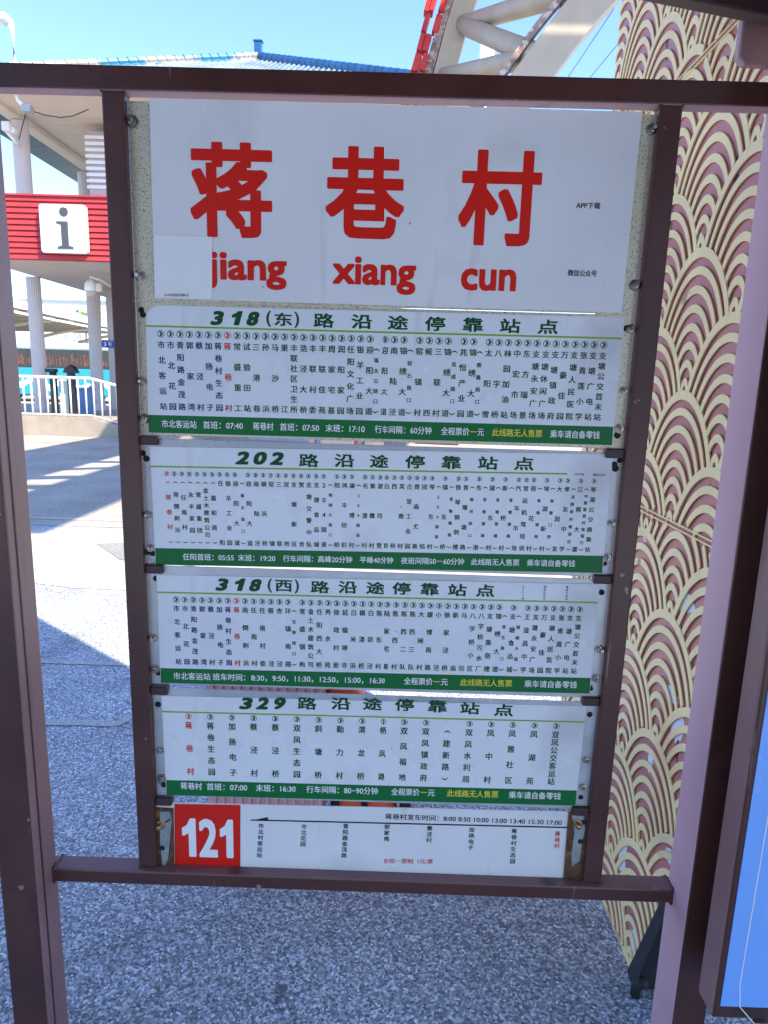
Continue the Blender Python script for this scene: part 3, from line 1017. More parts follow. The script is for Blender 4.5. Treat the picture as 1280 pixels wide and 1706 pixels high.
# ------------------------------------------------------------------ lightbox at the right
LY = 1.05
lb = thing('poster_lightbox', 'blue poster lightbox in a maroon case at the right edge', 'lightbox', (1.2, 1.08, 0))
zl = atY(1195, 1697, LY).z
obj('case', MB().box(.640, 1.75, LY, 1.109, zl, 2.3), MAROON, lb, .006, side=((-1, 0, 0), MAROON_HALF_LIT))
obj('leg', MB().box(.75, .81, 1.065, 1.10, 0, zl), MAROON, lb, .003)
obj('leg', MB().box(1.6, 1.66, 1.065, 1.10, 0, zl), MAROON, lb, .003)
obj('poster', MB().box(.6525, 1.735, LY - .002, LY - .0003, zl + .03, 2.26), BLUE_PRINT, lb, .004)
a, b, c = atY(1280, 1365, LY - .0025), atY(1234, 1640, LY - .0025), atY(1234, 1678, LY - .0025)
d = atY(1258, 1706, LY - .0025)
a = a + (a - b) * 3
hw = .0009
ml = MB()
for p, q in ((a, b), (b, c), (c, d), (d, d + Vector((.5, 0, -.0)))):
    if (q - p).length > 0:
        ml.bar((p.x, LY - .0024, p.z), (q.x, LY - .0024, q.z), .0004, .0018, up=(0.3, 0, 1) if abs(q.x - p.x) > abs(q.z - p.z) else (1, 0, .3))
obj('white_line', ml, INK_WHITE, lb)

# ------------------------------------------------------------------ shelter over the camera
sh = thing('bus_shelter', 'maroon bus shelter roof and sloping eave above the board frame', 'bus shelter', (1.5, 0, 0))
obj('roof', MB().prism_z([(0, 2.17), (1.09, 1.3), (3.6, 1.0), (3.9, -2.6), (-2.75, -2.6), (-1.3, 1.9)], 3.0, 3.12), MAROON_DARK, sh, .01)
obj('rear_shade_panel', MB().box(-2.2, 2.3, -2.45, -2.38, .95, 2.998), MAROON_DARK, sh)  # unseen panel behind the camera, sized to darken boards and frame fronts
obj('post', MB().box(-2.7, -2.62, -2.37, -2.29, 0, 2.998), MAROON, sh)
obj('post', MB().box(3.7, 3.78, .6, .68, 0, 2.998), MAROON, sh)
obj('post', MB().box(3.7, 3.78, -2.37, -2.29, 0, 2.998), MAROON, sh)
e0, e1 = atY(1060, 0, 1.30), atY(1280, 45, 1.30)
dv = (e1 - e0)
ea, eb = e0 - dv * 1.2, e0 + dv * 4.5
obj('eave_beam', MB().prism_y([(ea.x, ea.z), (eb.x, eb.z), (eb.x, eb.z + .16), (ea.x, ea.z + .16)], 1.268, 1.30), MAROON_DARK, sh, .003)
k0, k1 = atY(1237, 30, 1.36), atY(1280, 111, 1.36)
obj('bracket_beam', MB().prism_y([(k0.x, k0.z + .1), (k0.x - .002, k1.z + .012), (k0.x + .012, k1.z), (1.5, k1.z - .02), (1.5, k0.z + .1)], 1.352, 1.372), ROSE_STEEL, sh, .004)

# ------------------------------------------------------------------ patterned pillar
PX = 0.672           # lattice face
CORE = PX + .0065
PY0, PY1, PH = 1.29, 2.335, 2.78
pl = thing('patterned_pillar', 'rose red pillar slab covered with a cream wave scale lattice', 'pillar', (.75, 1.85, 0))
obj('core', MB().prism_x([(1.462, 0), (1.322, .36), (PY0 + .004, .5), (PY0 + .004, PH), (PY1 - .004, PH), (PY1 - .004, 0)], CORE, .80), ROSE, pl)
A_, B_ = .190, .312


def lattice_sheet(za, zb, cy0, cz0, pa, pb):
    """fans: columns every pa, rows pb apart, odd columns lowered by half a row"""
    fans = []
    for i in range(-6, 7):
        for k in range(-12, 12):
            yc = cy0 + i * pa
            zt = cz0 + k * pb - (pb / 2 if i % 2 else 0)
            if PY0 - pa * 1.2 < yc < PY1 + pa * 1.2 and za - .05 < zt < zb + 2.2 * pb:
                fans.append((yc, zt))
    a, b = pa * 1.06, pb * 1.0
    fans.sort(key=lambda f: -f[1])                      # lower fans lie over higher ones
    m_ = MB()

    def covered(y, z, i, s):
        for j in range(len(fans)):
            yc, zt = fans[j]
            if zt < fans[i][1] - 1e-4:
                zc = zt - b
                dy, dz = (y - yc) / a, (z - zc) / b
                if dz > -.35 and dy * dy + dz * dz < s * s:
                    return True
        return False

    rings = [(1.0, .93)] + [(1.0 - .130 * q, 1.0 - .130 * q - .057) for q in range(1, 8)]
    lvl = {}
    for i, (yc, zt) in enumerate(fans):
        zc = zt - b
        row = int(round(-(zt) / (pb / 2)))
        for q, (r0, r1) in enumerate(rings):
            top = PX + (.0 + (row % 3) * .0003 if q == 0 else .0010 + (q % 2) * .0001)
            N = 52
            run = []

            def flush(run):
                if len(run) > 1:
                    secs = []
                    for th in run:
                        c, s = cos(th), sin(th)
                        yo, zo = yc + a * r0 * c, zc + b * r0 * s
                        yi, zi = yc + a * r1 * c, zc + b * r1 * s
                        secs.append([(top, yo, zo), (top, yi, zi), (PX + .0045, yi, zi), (PX + .0045, yo, zo)])
                    m_.ribbon(secs)
            for k in range(N + 1):
                th = radians(-15) + radians(210) * k / N
                rm = (r0 + r1) / 2
                y, z = yc + a * rm * cos(th), zc + b * rm * sin(th)
                ok = max(PY0, 1.462 - z * .39) <= y <= PY1 and za <= z <= zb and not covered(y, z, i, .968)
                if ok:
                    run.append(th)
                else:
                    flush(run)
                    run = []
            flush(run)
    # edge strips of the sheet
    return m_


for za, zb, cy0, cz0, pa, pb in ((.004, 1.186, 1.50, .985, .195, .320), (1.194, 2.232, 1.56, 1.813, .186, .311), (2.240, PH, 1.735, 2.285, .186, .311)):
    lm = lattice_sheet(za, zb, cy0, cz0, pa, pb)
    for z_ in (za, zb - .0035):
        lm.box(PX - .0006, CORE + .002, PY0 if z_ > .4 else 1.465, PY1, z_, z_ + .0035)
    obj('lattice', lm, LATTICE, pl)
fl = MB()
random.seed(11)
for (py_, pz_, sy, sz) in ((1.43, 1.03, .05, .03), (1.44, .80, .05, .02), (1.40, .74, .04, .04), (1.62, .24, .03, .09), (1.56, .17, .03, .05), (1.49, .07, .03, .06), (1.52, .58, .02, .03)):
    n_ = 16
    poly = []
    for k in range(n_):
        a_ = 2 * pi * k / n_
        r_ = random.uniform(.55, 1.1)
        poly.append((py_ + sy * r_ * cos(a_), pz_ + sz * r_ * sin(a_)))
    fl.prism_x(poly, CORE - .0006, CORE + .0002)
obj('bare_primer_patch', fl, FLAKE, pl)
obj('kick_plate', MB().prism_x([(1.478, .002), (1.335, .36), (1.30, .36), (1.425, .002)], PX - .010, .802), RUBBER, pl, .002)
obj('pipe_stub', MB().tube([(.66, 1.41, 0), (.66, 1.41, .03), (.668, 1.39, .06)], .013, 10), RUBBER, pl, smooth=True)

# loose grit on the asphalt
random.seed(31)
gm = MB()
for k in range(420):
    y = random.uniform(1.25, 4.3)
    x = random.uniform(-.75 * y, .5 * y)
    r_ = random.uniform(.0015, .0045)
    a_ = random.uniform(0, pi)
    if x > .64 and y < 2.4:
        continue
    gm.add([(x + r_ * cos(a_ + t) * random.uniform(.7, 1.2), y + r_ * sin(a_ + t), .0002) for t in (0, 1.6, 3.1, 4.7)] + [(x, y, r_ * 1.1)],
           [(0, 1, 4), (1, 2, 4), (2, 3, 4), (3, 0, 4)])
go = obj('loose_grit', gm, mat('grit_stone', (.5, .47, .42), .9, var=.4, vscale=60))
go['kind'], go['label'], go['category'] = 'stuff', 'loose pale grit scattered on the shaded asphalt', 'grit'

# ------------------------------------------------------------------ luggage standing behind the boards
su = thing('suitcase', 'pink ribbed hard shell suitcase standing behind the route 329 board', 'suitcase', (-.37, 2.03, 0))
ms = MB()
nx = 26
prof = []
x0, x1 = -.565, -.19
for k in range(nx):
    xa = x0 + (x1 - x0) * k / nx
    xb = x0 + (x1 - x0) * (k + 1) / nx
    yf = 1.925 if k % 2 else 1.931
    ms.box(xa, xb, yf, 2.13 + (.006 if k % 2 else 0), .05, .60)
obj('shell', ms, PINK_SHELL, su, .002)
obj('corner_guard', MB().box(x0 - .004, x0 + .03, 1.92, 2.14, .046, .11), mat('cream_plastic', (.7, .62, .52), .4), su, .006)
for x in (-.53, -.225):
    obj('wheel', MB().lathe([(.001, -.012), (.024, -.012), (.024, .012), (.001, .012)], (x, 1.96, .025), 'x', 14), BLACK, su, smooth=False)
    obj('wheel', MB().lathe([(.001, -.012), (.024, -.012), (.024, .012), (.001, .012)], (x, 2.10, .025), 'x', 14), BLACK, su)
obj('handle', MB().tube([(-.47, 2.06, .60), (-.47, 2.06, .67), (-.45, 2.06, .69), (-.31, 2.06, .69), (-.29, 2.06, .67), (-.29, 2.06, .60)], .009, 8), BLACK, su, smooth=True)
bg_ = thing('backpack', 'orange nylon backpack with black side pockets leaning on the pink suitcase', 'backpack', (-.03, 2.05, 0))
secs = []
for k in range(9):
    u = k / 8
    cxk = -.03 - .115 * u
    hw_ = (.105 - .055 * u ** 1.5) * (1 if k else .93) * (.6 if k == 8 else 1)
    hd = (.085 - .03 * u) * (.6 if k == 8 else 1)
    secs.append([(cxk + hw_ * (abs(cos(a)) ** .6) * (1 if cos(a) > 0 else -1), 2.05 + .03 * u + hd * (abs(sin(a)) ** .6) * (1 if sin(a) > 0 else -1), .01 + .53 * u) for a in [2 * pi * q / 20 for q in range(20)]])
obj('body', MB().ribbon(secs), ORANGE, bg_, smooth=True)
for x in (-.152, .088):
    obj('side_pocket', MB().box(x - .018, x + .018, 2.0, 2.09, .04, .17), BLACK, bg_, .008)
obj('strap', MB().tube([(-.13, 1.985, .50), (-.10, 1.955, .42), (-.07, 1.955, .25), (-.05, 1.965, .1)], .011, 8), BLACK, bg_, smooth=True)

# ------------------------------------------------------------------ steel arch
ar = thing('steel_arch', 'cream steel truss arch with round cross braces and red trim rising behind the frame', 'arch', (-.3, 10, 0))


def chord(pts, wx, wy, nm, material, dx=0, dy=0):
    pts = [Vector(p) for p in pts]
    # smooth the control points
    sm = []
    for i in range(len(pts) - 1):
        p0, p1, p2, p3 = pts[max(i - 1, 0)], pts[i], pts[i + 1], pts[min(i + 2, len(pts) - 1)]
        for k in range(6):
            t = k / 6
            sm.append(.5 * ((2 * p1) + (p2 - p0) * t + (2 * p0 - 5 * p1 + 4 * p2 - p3) * t * t + (3 * p1 - p0 - 3 * p2 + p3) * t ** 3))
    sm.append(pts[-1])
    secs = []
    for i, p in enumerate(sm):
        d = (sm[min(i + 1, len(sm) - 1)] - sm[max(i - 1, 0)])
        nrm = Vector((d.z, 0, -d.x)).normalized()
        secs.append([p + nrm * (dx + s * wx / 2) + Vector((0, dy + t * wy / 2, 0)) for s, t in ((-1, -1), (1, -1), (1, 1), (-1, 1))])
    return obj(nm, MB().ribbon(secs), material, ar, .01)


nearp = [(-.9, 9, 0), (-.35, 9, 2.0), (.6, 9, 3.8), (1.60, 9, 5.21), (2.28, 9, 6.07), (3.4, 9, 7.1), (5.2, 9, 8.3), (8, 9, 9.3), (11, 9, 9.6), (14, 9, 9.3)]
farp = [(-.35, 12, 0), (-.1, 12, 2.5), (.3, 12, 4.8), (.69, 12, 6.43), (1.0, 12, 7.56), (1.7, 12, 9.4), (3.2, 12, 11.4), (6, 12, 13.2), (9, 12, 13.8), (13, 12, 13.6)]
chord(nearp, .42, .34, 'chord', CREAM)
chord(farp, .34, .4, 'chord', CREAM)
chord([(x - .26, 11.95, z) for x, _, z in farp], .14, .2, 'mottled_panel', MOTTLED)
rt = MB()
random.seed(21)
for off, wd in ((.38, .09), (.47, .06), (.56, .07)):
    for i_ in range(len(farp) - 1):
        p_, q_ = Vector(farp[i_]), Vector(farp[i_ + 1])
        n_ = max(2, int((q_ - p_).length / .26))
        for k in range(n_):
            a_, b_ = p_.lerp(q_, (k + .06) / n_), p_.lerp(q_, (k + .9) / n_)
            j_ = random.uniform(-.05, .05)
            rt.bar((a_.x - off + j_, 11.9, a_.z), (b_.x - off + j_, 11.9, b_.z), wd, .2 + random.uniform(-.05, .05), (0, 1, 0))
obj('red_trim', rt, RED_TRIM, ar)
chord([(x - .32, 9.05, z + .10) for x, _, z in nearp], .08, .2, 'mottled_panel', MOTTLED)


def brace(pa_, ya, pb_, yb, r):
    a_, b_ = atY(*pa_, ya), atY(*pb_, yb)
    obj('brace', MB().tube([a_, b_], r, 18), CREAM, ar, smooth=True)


brace((770, 42), 12, (950, -12), 9, .13)
brace((768, 40), 12, (895, 92), 9, .13)
brace((735, 128), 12, (890, 96), 9, .12)
brace((650, 210), 12, (800, 260), 9, .12)
# unseen deck added high over the road to shade the apron and chords
ud = MB()
ud.box(-.5, 1.25, 1.0, 14.5, 9.0, 9.3)
ud.box(1.95, 3.1, 1.0, 14.5, 9.0, 9.3)
random.seed(8)
for k in range(13):
    yk = 1.2 + k * 1.02 + random.uniform(-.15, .15)
    ud.bar((1.2, yk, 9.1), (2.0, yk + random.uniform(.1, .5), 9.1), random.uniform(.14, .4), .1)
for k in range(5):
    for q in range(4):
        ud.box(3.1 + q * 1.0, 3.1 + q * 1.0 + .93, 3.6 + k * 1.6, 3.6 + k * 1.6 + 1.5, 9.35, 9.45)
obj('shade_deck', ud, CREAM, ar)
obj('shade_deck_link', MB().bar((2.7, 9, 6.5), (2.72, 9.02, 9.0), .3, .3, (0, 1, 0)), CREAM, ar)  # added tie holding the unseen deck to the arch

# overhead wires right of the arch
for (a_, b_) in (((920, 140), (1022, -30)), ((940, 140), (1040, -10)), ((975, 140), (1075, 20))):
    p, q = atY(*a_, 26), atY(*b_, 20)
    d = q - p
    tag(obj('overhead_wire', MB().tube([p - d * .8, p, q, q + d * .8], .012, 5), WIRE), 'thin dark wire slanting across the sky between arch and patterned pillar', 'wire', 'overhead wires')

# ------------------------------------------------------------------ station building
sb = thing('station_building', 'pale bus station building with blue tiled hip roof, round columns and red slatted band', 'building', (-5, 19, 0))
LX = -9.85
obj('platform', MB().box(-14, .6, 16.45, 24, 0, .38), CONC, sb)
obj('rear_wall', MB().box(-9.02, .4, 21.3, 21.6, .382, 4.1), PLASTER, sb)
obj('upper_wall', MB().box(-8.15, .4, 18.6, 21.2, 4.32, 7.66), PLASTER_PINK, sb)
lv = MB()
for k in range(9):
    lv.box(-8.19, -7.2, 18.54, 18.6, 7.62 - .15 - k * .15, 7.62 - .07 - k * .15)
obj('louvre', lv, WHITE_METAL, sb)
obj('floor_slab', MB().box(LX, .4, 16.06, 24, 4.05, 4.3), PLASTER, sb, .01)
band = MB()
for k in range(11):
    z0 = 4.04 + k * .1255
    band.add([(LX, 16.05, z0), (.4, 16.05, z0), (.4, 15.97, z0 + .02), (LX, 15.97, z0 + .02), (.4, 16.0, z0 + .1255), (LX, 16.0, z0 + .1255), (.4, 16.05, z0 + .1255), (LX, 16.05, z0 + .1255)],
             [(0, 1, 2, 3), (3, 2, 4, 5), (5, 4, 6, 7)])
    band.add([(LX, 15.97, z0 + .02), (LX, 16.0, z0 + .1255), (LX, 22, z0 + .1255), (LX, 22, z0 + .02)], [(0, 1, 2, 3)])
obj('red_band', band, RED_SLAT, sb)
obj('band_cap', MB().box(LX - .03, .43, 15.95, 16.2, 5.421, 5.46), RED_SLAT, sb)
for (x, y) in ((-9.98, 18.9), (-9.2, 20.8)):
    co = MB()
    r_ = .185
    nf = 20
    ring = [(r_ * (1 if q % 2 else .93) * cos(2 * pi * q / (2 * nf)), r_ * (1 if q % 2 else .93) * sin(2 * pi * q / (2 * nf))) for q in range(2 * nf)]
    co.prism_z([(x + a_, y + b_) for a_, b_ in ring], .38, 4.05)
    c_ = obj('column', co, PLASTER, sb)
    obj('column_base', MB().lathe([(.24, 0), (.24, .12), (.2, .2)], (x, y, .38), 'z', 24), PLASTER, c_)
for (x, y) in ((-9.67, 18.2), (-9.97, 22.4)):
    obj('upper_column', MB().lathe([(.2, 4.3), (.2, 7.7)], (x, y, 0), 'z', 24), PLASTER, sb, smooth=False)
# eave soffit with boards
sf = MB()
for k in range(30):
    sf.box(LX + .3, .3, 16.3 + k * .25, 16.3 + k * .25 + .238, 7.86, 7.9)
obj('soffit', sf, SOFFIT, sb)
obj('eave_frame', MB().box(LX - .05, LX + .28, 16.1, 24, 7.72, 7.9), SOFFIT, sb)
obj('eave_frame', MB().box(LX + .28, 1.6, 16.1, 18.0, 7.80, 7.858), SOFFIT, sb)
# hip roof
ap = atY(430, 100, 21.5)
cL, cR = Vector((-10.9, 16.0, 7.80)), Vector((1.9, 16.0, 7.85))
bL, bR = Vector((-10.9, 27.5, 7.85)), Vector((1.9, 27.5, 7.85))
NR = 84
rf = MB()
for (p, q) in ((cL, cR), (cR, bR), (bR, bL), (bL, cL)):
    rf.add([p, q, ap], [(0, 1, 2)])
roof = obj('roof', rf, TILE, sb)
ribs = MB()
for k in range(NR + 1):
    u = (k + .5) / (NR + 1)
    foot = cL.lerp(cR, u)
    # the rib climbs straight back until it meets a hip
    n_ = (cR - cL).cross(ap - cL).normalized()
    um = (ap.x - cL.x) / (cR.x - cL.x)
    t = u / um if u < um else (1 - u) / (1 - um)
    mid = cL.lerp(cR, um)
    topp = foot + (ap - mid) * t
    ribs.tube([foot + (topp - foot) * (q / 6) + Vector((0, 0, .010 * (q % 2))) for q in range(7)], .036, 6)
obj('tile_ribs', ribs, TILE_RIB, roof)


def hip(p, q, material, r):
    h = MB()
    n_ = 34
    for k in range(n_):
        a_, b_ = p.lerp(q, k / n_), p.lerp(q, (k + .93) / n_)
        h.tube([a_ + Vector((0, 0, .10)), b_ + Vector((0, 0, .10))], r, 8, r * .88)
    h.bar(p + Vector((0, 0, .02)), q + Vector((0, 0, .02)), .18, .22)
    return h


obj('hip_ridge', hip(cL, ap, None, .12), TILE_CREAM, roof)
obj('hip_ridge', hip(cR, ap, None, .12), TILE_BLUE, roof, label='blue hip ridge')
obj('finial', MB().box(ap.x - .11, ap.x + .11, ap.y - .08, ap.y + .08, ap.z + .05, ap.z + .46).box(ap.x - .14, ap.x + .14, ap.y - .1, ap.y + .1, ap.z + .46, ap.z + .51), TILE_BLUE, roof, .02)
dp = MB()
dp.tube([atY(164, 478, 20.9), atY(168, 680, 20.9)], .05, 8)
obj('drain_pipe', dp, WHITE_METAL, sb, smooth=True)
# blue number plate on the wall
bs = tag(obj('door_number_sign', MB().box(atY(166, 566, 21.25).x, atY(197, 566, 21.25).x, 21.25, 21.29, atY(170, 579, 21.25).z, atY(170, 566, 21.25).z), BLUE_SIGN), 'small blue sign with white figure 3 on the station wall', 'sign')
ik = Ink(21.246)
p, q = atY(172, 577, 21.246), atY(180, 572, 21.246)
ik.fit(INK_WHITE, '3', p.x, p.x + .09, p.z, p.z + .13, .03)
ik.fit(INK_WHITE, '号', p.x + .13, p.x + .26, p.z, p.z + .13, .01)
for k in range(6):
    ik.fit(INK_WHITE, '市北客运车站'[k], p.x - .06 + k * .075, p.x - .005 + k * .075, p.z + .15, p.z + .205, 0)
ik.build(bs)

# information sign on the red band
sa, sd = atY(63, 339, 15.85), atY(146, 423, 15.85)
isg = thing('information_sign', 'white square sign with a grey letter i on the red slatted band', 'sign', ((sa.x + sd.x) / 2, 15.88, sd.z))


def rrect(x0, x1, z0, z1, r):
    q = []
    for cx_, cz_, a0 in ((x1 - r, z1 - r, 0), (x0 + r, z1 - r, 90), (x0 + r, z0 + r, 180), (x1 - r, z0 + r, 270)):
        q += [(cx_ + r * cos(radians(a0 + t)), cz_ + r * sin(radians(a0 + t))) for t in range(0, 91, 18)]
    return q


obj('panel', MB().prism_y(rrect(sa.x, sd.x, sd.z, sa.z, .07), 15.85, 15.965), mat('sign_white', (.58, .58, .58), .4), isg, .01)
lnm = MB()
o1, o2 = rrect(sa.x + .07, sd.x - .07, sd.z + .07, sa.z - .07, .05), rrect(sa.x + .085, sd.x - .085, sd.z + .085, sa.z - .085, .05)
n = len(o1)
lnm.add([(x, 15.846, z) for x, z in o1] + [(x, 15.846, z) for x, z in o2], [(i, (i + 1) % n, (i + 1) % n + n, i + n) for i in range(n)])
obj('border_line', lnm, GREY, isg, recalc=False)
xm, zm = (sa.x + sd.x) / 2 + .02, (sa.z + sd.z) / 2
li = MB()
li.prism_y([(xm - .17, zm - .43), (xm + .19, zm - .43), (xm + .19, zm - .385), (xm + .09, zm - .36), (xm + .09, zm + .16), (xm - .17, zm + .16), (xm - .17, zm + .115), (xm - .07, zm + .09), (xm - .07, zm - .36), (xm - .17, zm - .385)], 15.843, 15.85)
li.lathe([(.001, 0), (.10, 0), (.10, .006), (.001, .006)], (xm + .01, 15.844, zm + .36), 'y', 24)
obj('letter_i', li, mat('sign_grey', (.06, .06, .065), .5), isg)

# cameras on the building
cc = thing('security_camera', 'white security camera on a slim pole above the station eave', 'camera', tuple(atY(45, 182, 16.5)))
pts = [atY(47, 183, 16.5), atY(41, 178, 16.5), atY(30, 168, 16.5), atY(26, 158, 16.5), atY(25, 112, 16.5), atY(20, 46, 16.5), atY(13, 42, 16.5)]
obj('pole', MB().tube(pts, .045, 10), WHITE_METAL, cc, smooth=True)
h_ = atY(9, 36, 16.5)
obj('camera_body', MB().box(h_.x - .1, h_.x + .12, h_.y - .25, h_.y + .15, h_.z - .06, h_.z + .09), WHITE_METAL, cc, .03)
k_ = atY(46, 182, 16.5)
obj('clamp', MB().box(k_.x - .1, k_.x + .1, k_.y - .1, k_.y + .1, k_.z - .08, k_.z + .08), GREY, cc, .01)
fl_ = thing('floodlight', 'white floodlight on a short arm fixed to the upper left column', 'floodlight', tuple(atY(29, 240, 17.9)))
obj('arm', MB().tube([atY(29, 241, 17.9), atY(22, 232, 17.8), atY(10, 218, 17.6)], .045, 8), WHITE_METAL, fl_, smooth=True)
a_ = atY(12, 215, 17.6)
obj('lamp_head', MB().box(a_.x - .08, a_.x + .13, a_.y - .15, a_.y + .1, a_.z - .08, a_.z + .14), WHITE_METAL, fl_, .03)
a_ = atY(22, 218, 17.6)
obj('control_box', MB().box(a_.x - .07, a_.x + .07, a_.y - .08, a_.y + .08, a_.z - .06, a_.z + .06), WHITE_METAL, fl_, .02)
dc = thing('dome_camera', 'white dome camera on a bracket at the wall corner under the soffit', 'camera', tuple(atY(160, 480, 17.5)))
a_ = atY(150, 484, 17.5)
obj('housing', MB().lathe([(.02, .26), (.06, .25), (.13, .16), (.14, .0), (.13, -.02)], a_, 'z', 20), WHITE_METAL, dc, smooth=True)
obj('dome', MB().lathe([(.125, -.021), (.12, -.08), (.085, -.14), (.04, -.165), (.001, -.17)], a_, 'z', 20), mat('dome_glass', (.5, .47, .42), .15), dc, smooth=True)
b_ = atY(164, 474, 17.5)
obj('bracket', MB().tube([a_ + Vector((0, 0, .25)), a_ + Vector((0, 0, .34)), b_ + Vector((0, .1, .12)), b_ + Vector((0, 1.0, .02))], .03, 8), WHITE_METAL, dc, smooth=True)
obj('junction_box', MB().box(b_.x - .08, b_.x + .06, b_.y - .04, b_.y + .08, b_.z - .18, b_.z + .02), SOFFIT, dc, .015)
for pts, lbl in (([(50, 184), (75, 192), (100, 196), (122, 193), (147, 182)], 'sagging cable strung under the station eave from the camera clamp'),
                 ([(43, 186), (38, 205), (31, 232)], 'short cable from the camera clamp down to the floodlight')):
    tag(obj('cable', MB().tube([atY(a_, b_, 16.6) for a_, b_ in pts], .012, 5), WIRE), lbl, 'cable')

# ramp wall and railing in front of the station
rw = [(-16, .46), (-7.22, .46), (-6.5, .28), (-4.5, .05), (-4.5, 0), (-16, 0)]
tag(obj('ramp_wall', MB().prism_y(rw, 15.85, 16.35), CONC), 'low beige concrete ramp wall under the white railing', 'wall')
rl = thing('ramp_railing', 'cream metal railing along the top of the low ramp wall', 'railing', (-8, 16.0, .46))


def wtop(x):
    return .46 if x < -7.22 else .46 - (x + 7.22) * .25 if x < -6.5 else .28 - (x + 6.5) * .115


path = [-15.5, -7.25, -6.5, -4.7]
for off, r_ in ((.93, .035), (.05, .022)):
    obj('rail', MB().tube([(x, 15.98, wtop(x) + off) for x in path], r_, 8), RAIL_WHITE, rl, smooth=True)
x = -15.4
while x < -4.7:
    obj('baluster', MB().tube([(x, 15.98, wtop(x)), (x, 15.98, wtop(x) + .92)], .021, 8), RAIL_WHITE, rl, smooth=True)
    x += .187

# gate posts on the platform
for (px0, px1, sh_, lbl) in ((84, 93, 0, 'black turnstile post with a flat box on top behind the railing'), (113, 124, 1, 'black turnstile post with a rounded hooded top behind the railing')):
    a_, b_ = atY(px0, 672, 17.6), atY(px1, 672, 17.6)
    g_ = thing('turnstile_post', lbl, 'turnstile', ((a_.x + b_.x) / 2, 17.65, .38), 'turnstile posts behind the railing')
    obj('column', MB().box(a_.x, b_.x, 17.6, 17.75, .38, 1.5), BLACK, g_, .02)
    if sh_:
        obj('hood', MB().ribbon([[(b_.x - .1 + .2 * cos(t) * s, 17.6 + dy_, 1.5 + .22 * max(0, sin(t)) * s) for t in [pi * q / 8 for q in range(9)]] for s, dy_ in ((.8, 0), (1, .1), (.8, .25))]), BLACK, g_)
    else:
        obj('card_reader', MB().box(a_.x - .08, b_.x + .02, 17.55, 17.78, 1.5, 1.6), BLACK, g_, .015)
a_, b_ = atY(99, 668, 17.7), atY(113, 634, 17.7)
tag(obj('barrier_panel', MB().box(a_.x, b_.x, 17.7, 17.74, .42, b_.z), mat('frosted_panel', (.42, .50, .46), .3), None, .01), 'pale green panel between the two black turnstile posts', 'panel')
a_, b_ = atY(126, 672, 18.6), atY(147, 649, 18.6)
tag(obj('storage_box', MB().box(a_.x, b_.x, 18.6, 19.0, .382, b_.z).box(a_.x - .02, b_.x + .02, 18.58, 19.02, b_.z, b_.z + .05), BLUE_BOX, None, .01), 'blue plastic box standing between turnstile post and column', 'box')

# bus parked beyond
bu = thing('city_bus', 'teal city bus with dark windows parked behind the station columns', 'bus', (-15.5, 34.5, 0))
bx0, bx1, byf, byb = -21.0, -13.6, 34.0, 36.4
obj('body', MB().box(bx0, bx1, byf, byb, .35, 1.72), BUS_TEAL, bu, .06)
obj('roof', MB().box(bx0, bx1, byf, byb, 2.62, 2.98), BUS_ROOF, bu, .10)
obj('roof_unit', MB().box(bx0 + 1, bx1 - 3.2, byf + .4, byb - .4, 2.98, 3.12), BUS_ROOF, bu, .05)
for k in range(6):
    xa = bx0 + .06 + k * 1.215
    obj('window', MB().box(xa, xa + 1.2, byf + .04, byb - .04, 1.72, 2.62), BUS_GLASS, bu)
se = MB()
random.seed(3)
for k in range(13):
    xa = bx0 + .3 + k * .54
    h0 = 1.80 + random.uniform(0, .1)
    for q in range(3):
        xq = xa + q * .15 + random.uniform(0, .06)
        se.box(xq, xq + random.uniform(.04, .12), byf + .028, byf + .039, h0, 2.1 + random.uniform(0, .32))
obj('painted_seat_reflection', se, BUS_REFLECTION, bu)  # brown strips on the panes, a window reflection painted in
wv = MB()
top_ = [(bx0 + .4 + k * .25, 1.05 + .16 * sin(k * .9) + .08 * sin(k * 2.3)) for k in range(27)]
bot_ = [(x, z - .22 - .12 * abs(sin(x * 1.7))) for x, z in reversed(top_)]
wv.prism_y(top_ + bot_, byf - .012, byf - .002)
obj('white_decal', wv, INK_WHITE, bu)
for x in (bx0 + 1.5, bx1 - 1.6):
    obj('wheel', MB().lathe([(.001, -.02), (.46, -.02), (.48, .25), (.001, .25)], (x, byf, .48), 'y', 24), BLACK, bu)

# canopy of the bus yard
ca = thing('bus_yard_canopy', 'long white edged canopy with curved ribs above the parked bus', 'canopy', (-26, 45, 0))
obj('roof', MB().prism_z([(-19.9, 33), (-21.2, 60), (-48, 60), (-48, 33)], 5.0, 5.12), CANOPY, ca)
obj('edge_trim', MB().bar((-19.85, 33, 5.0), (-21.15, 60, 5.0), .12, .42), WHITE_METAL, ca)
obj('gutter', MB().bar((-19.75, 33, 4.55), (-21.05, 60, 4.55), .1, .12), WHITE_METAL, ca)
for k in range(4):
    yk = 37 + k * 6.2
    cpts = [(-31 + 10.5 * u, yk, 2.2 + 2.6 * sin(u * pi / 2)) for u in [q / 8 for q in range(9)]]
    cr = obj('rib', MB().tube(cpts, .12, 8), SOFFIT, ca, smooth=True)
    obj('post', MB().tube([(-31, yk, 0), (-31, yk, 2.3)], .16, 10), SOFFIT, ca, smooth=True)
pu = MB()
for k in range(10):
    pu.bar((-20.4, 35 + k * 2.4, 4.9), (-47, 35 + k * 2.4, 4.9), .12, .14)
obj('purlin', pu, SOFFIT, ca)

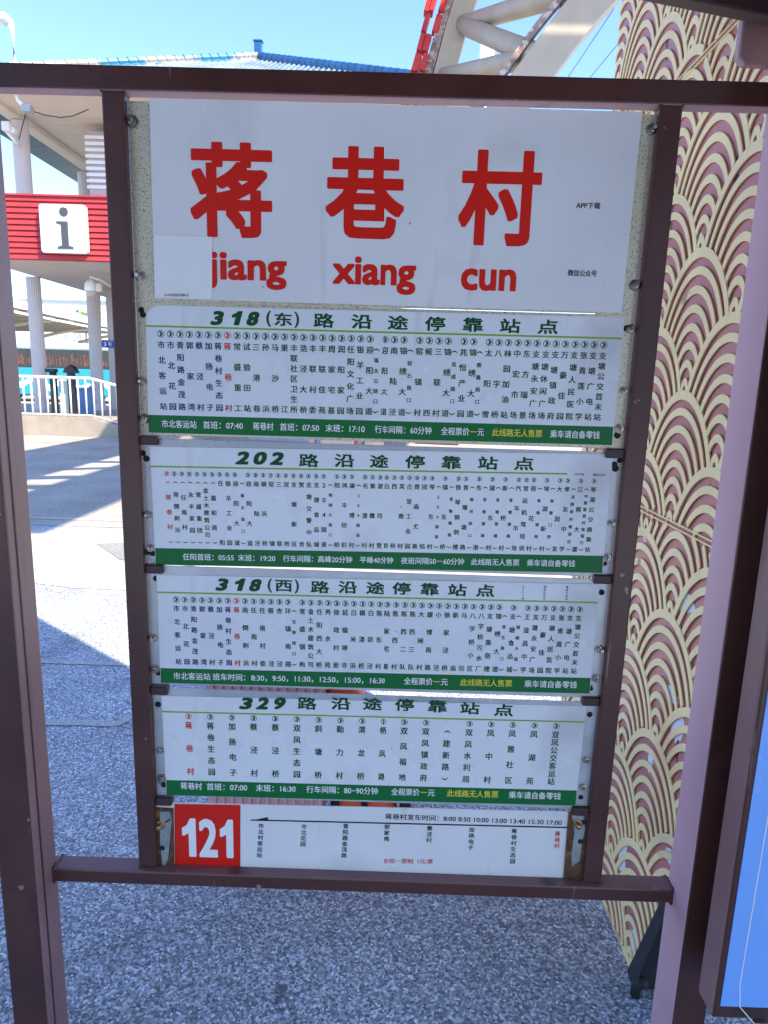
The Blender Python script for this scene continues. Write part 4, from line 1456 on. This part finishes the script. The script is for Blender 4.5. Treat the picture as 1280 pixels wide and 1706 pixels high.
fb = thing('white_building', 'long white building with small dark windows far behind the canopy', 'building', (-40, 75, 0))
obj('wall', MB().box(-70, -26, 75, 85, 0, 9.2), mat('far_white_wall', (.72, .71, .7), .8), fb)
obj('parapet', MB().box(-70.2, -25.8, 74.8, 85.2, 9.2, 9.4), GREY, fb)
for k in range(16):
    xk = -68 + k * 2.6
    for z_ in (7.6, 4.4):
        obj('window', MB().box(xk, xk + 1.3, 74.93, 74.998, z_ - .5, z_ + .45), mat('far_glass', (.1, .13, .18), .2) if k == 0 and z_ == 7.6 else bpy.data.materials['far_glass'], fb)
gp = MB()
random.seed(5)
for k in range(240):
    x, y, z = random.gauss(-33.5, 1.0), 73.5 + random.uniform(-.8, .8), 6.6 + abs(random.gauss(0, .55))
    s = random.uniform(.12, .3)
    a_ = random.uniform(0, pi)
    gp.add([(x - s * cos(a_), y - s * sin(a_), z - s * .5), (x + s * cos(a_), y + s * sin(a_), z - s * .3), (x + s * .3, y, z + s)], [(0, 1, 2)])
tr = thing('tree', 'small green tree top in front of the far white building', 'tree', (-33.5, 73.5, 0))
obj('crown', gp, LEAF_GREEN, tr, recalc=False)
obj('trunk', MB().tube([(-33.5, 73.5, 0), (-33.45, 73.5, 6.9)], .16, 8, .07), mat('bark', (.12, .08, .05), .9), tr)
# long low grey stripe lying across the apron behind the boards
kb = MB()
p, q = gnd(262, 725), gnd(640, 741)
kb.bar((p.x, p.y, .05), (q.x, q.y - .2, .05), .14, .1)
tag(obj('stripe', kb, GREY, None, .01), 'long low grey stripe on the apron seen between the first two route boards', 'stripe')
p, q = gnd(690, 739), gnd(765, 742)
tag(obj('wheel_stop', MB().bar((p.x, p.y, .06), (q.x, q.y, .06), .16, .12), mat('brown_rubber', (.09, .06, .05), .8), None, .02), 'short dark wheel stop on the apron beside the grey stripe', 'wheel stop')
# white lamp post seen between the arch braces
tag(obj('lamp_post', MB().box(atY(800, 100, 22).x, atY(824, 100, 22).x, 22, 22.4, 0, atY(812, 62, 22).z), WHITE_METAL, None, .03), 'white square lighting column seen between the arch braces', 'lamp post')
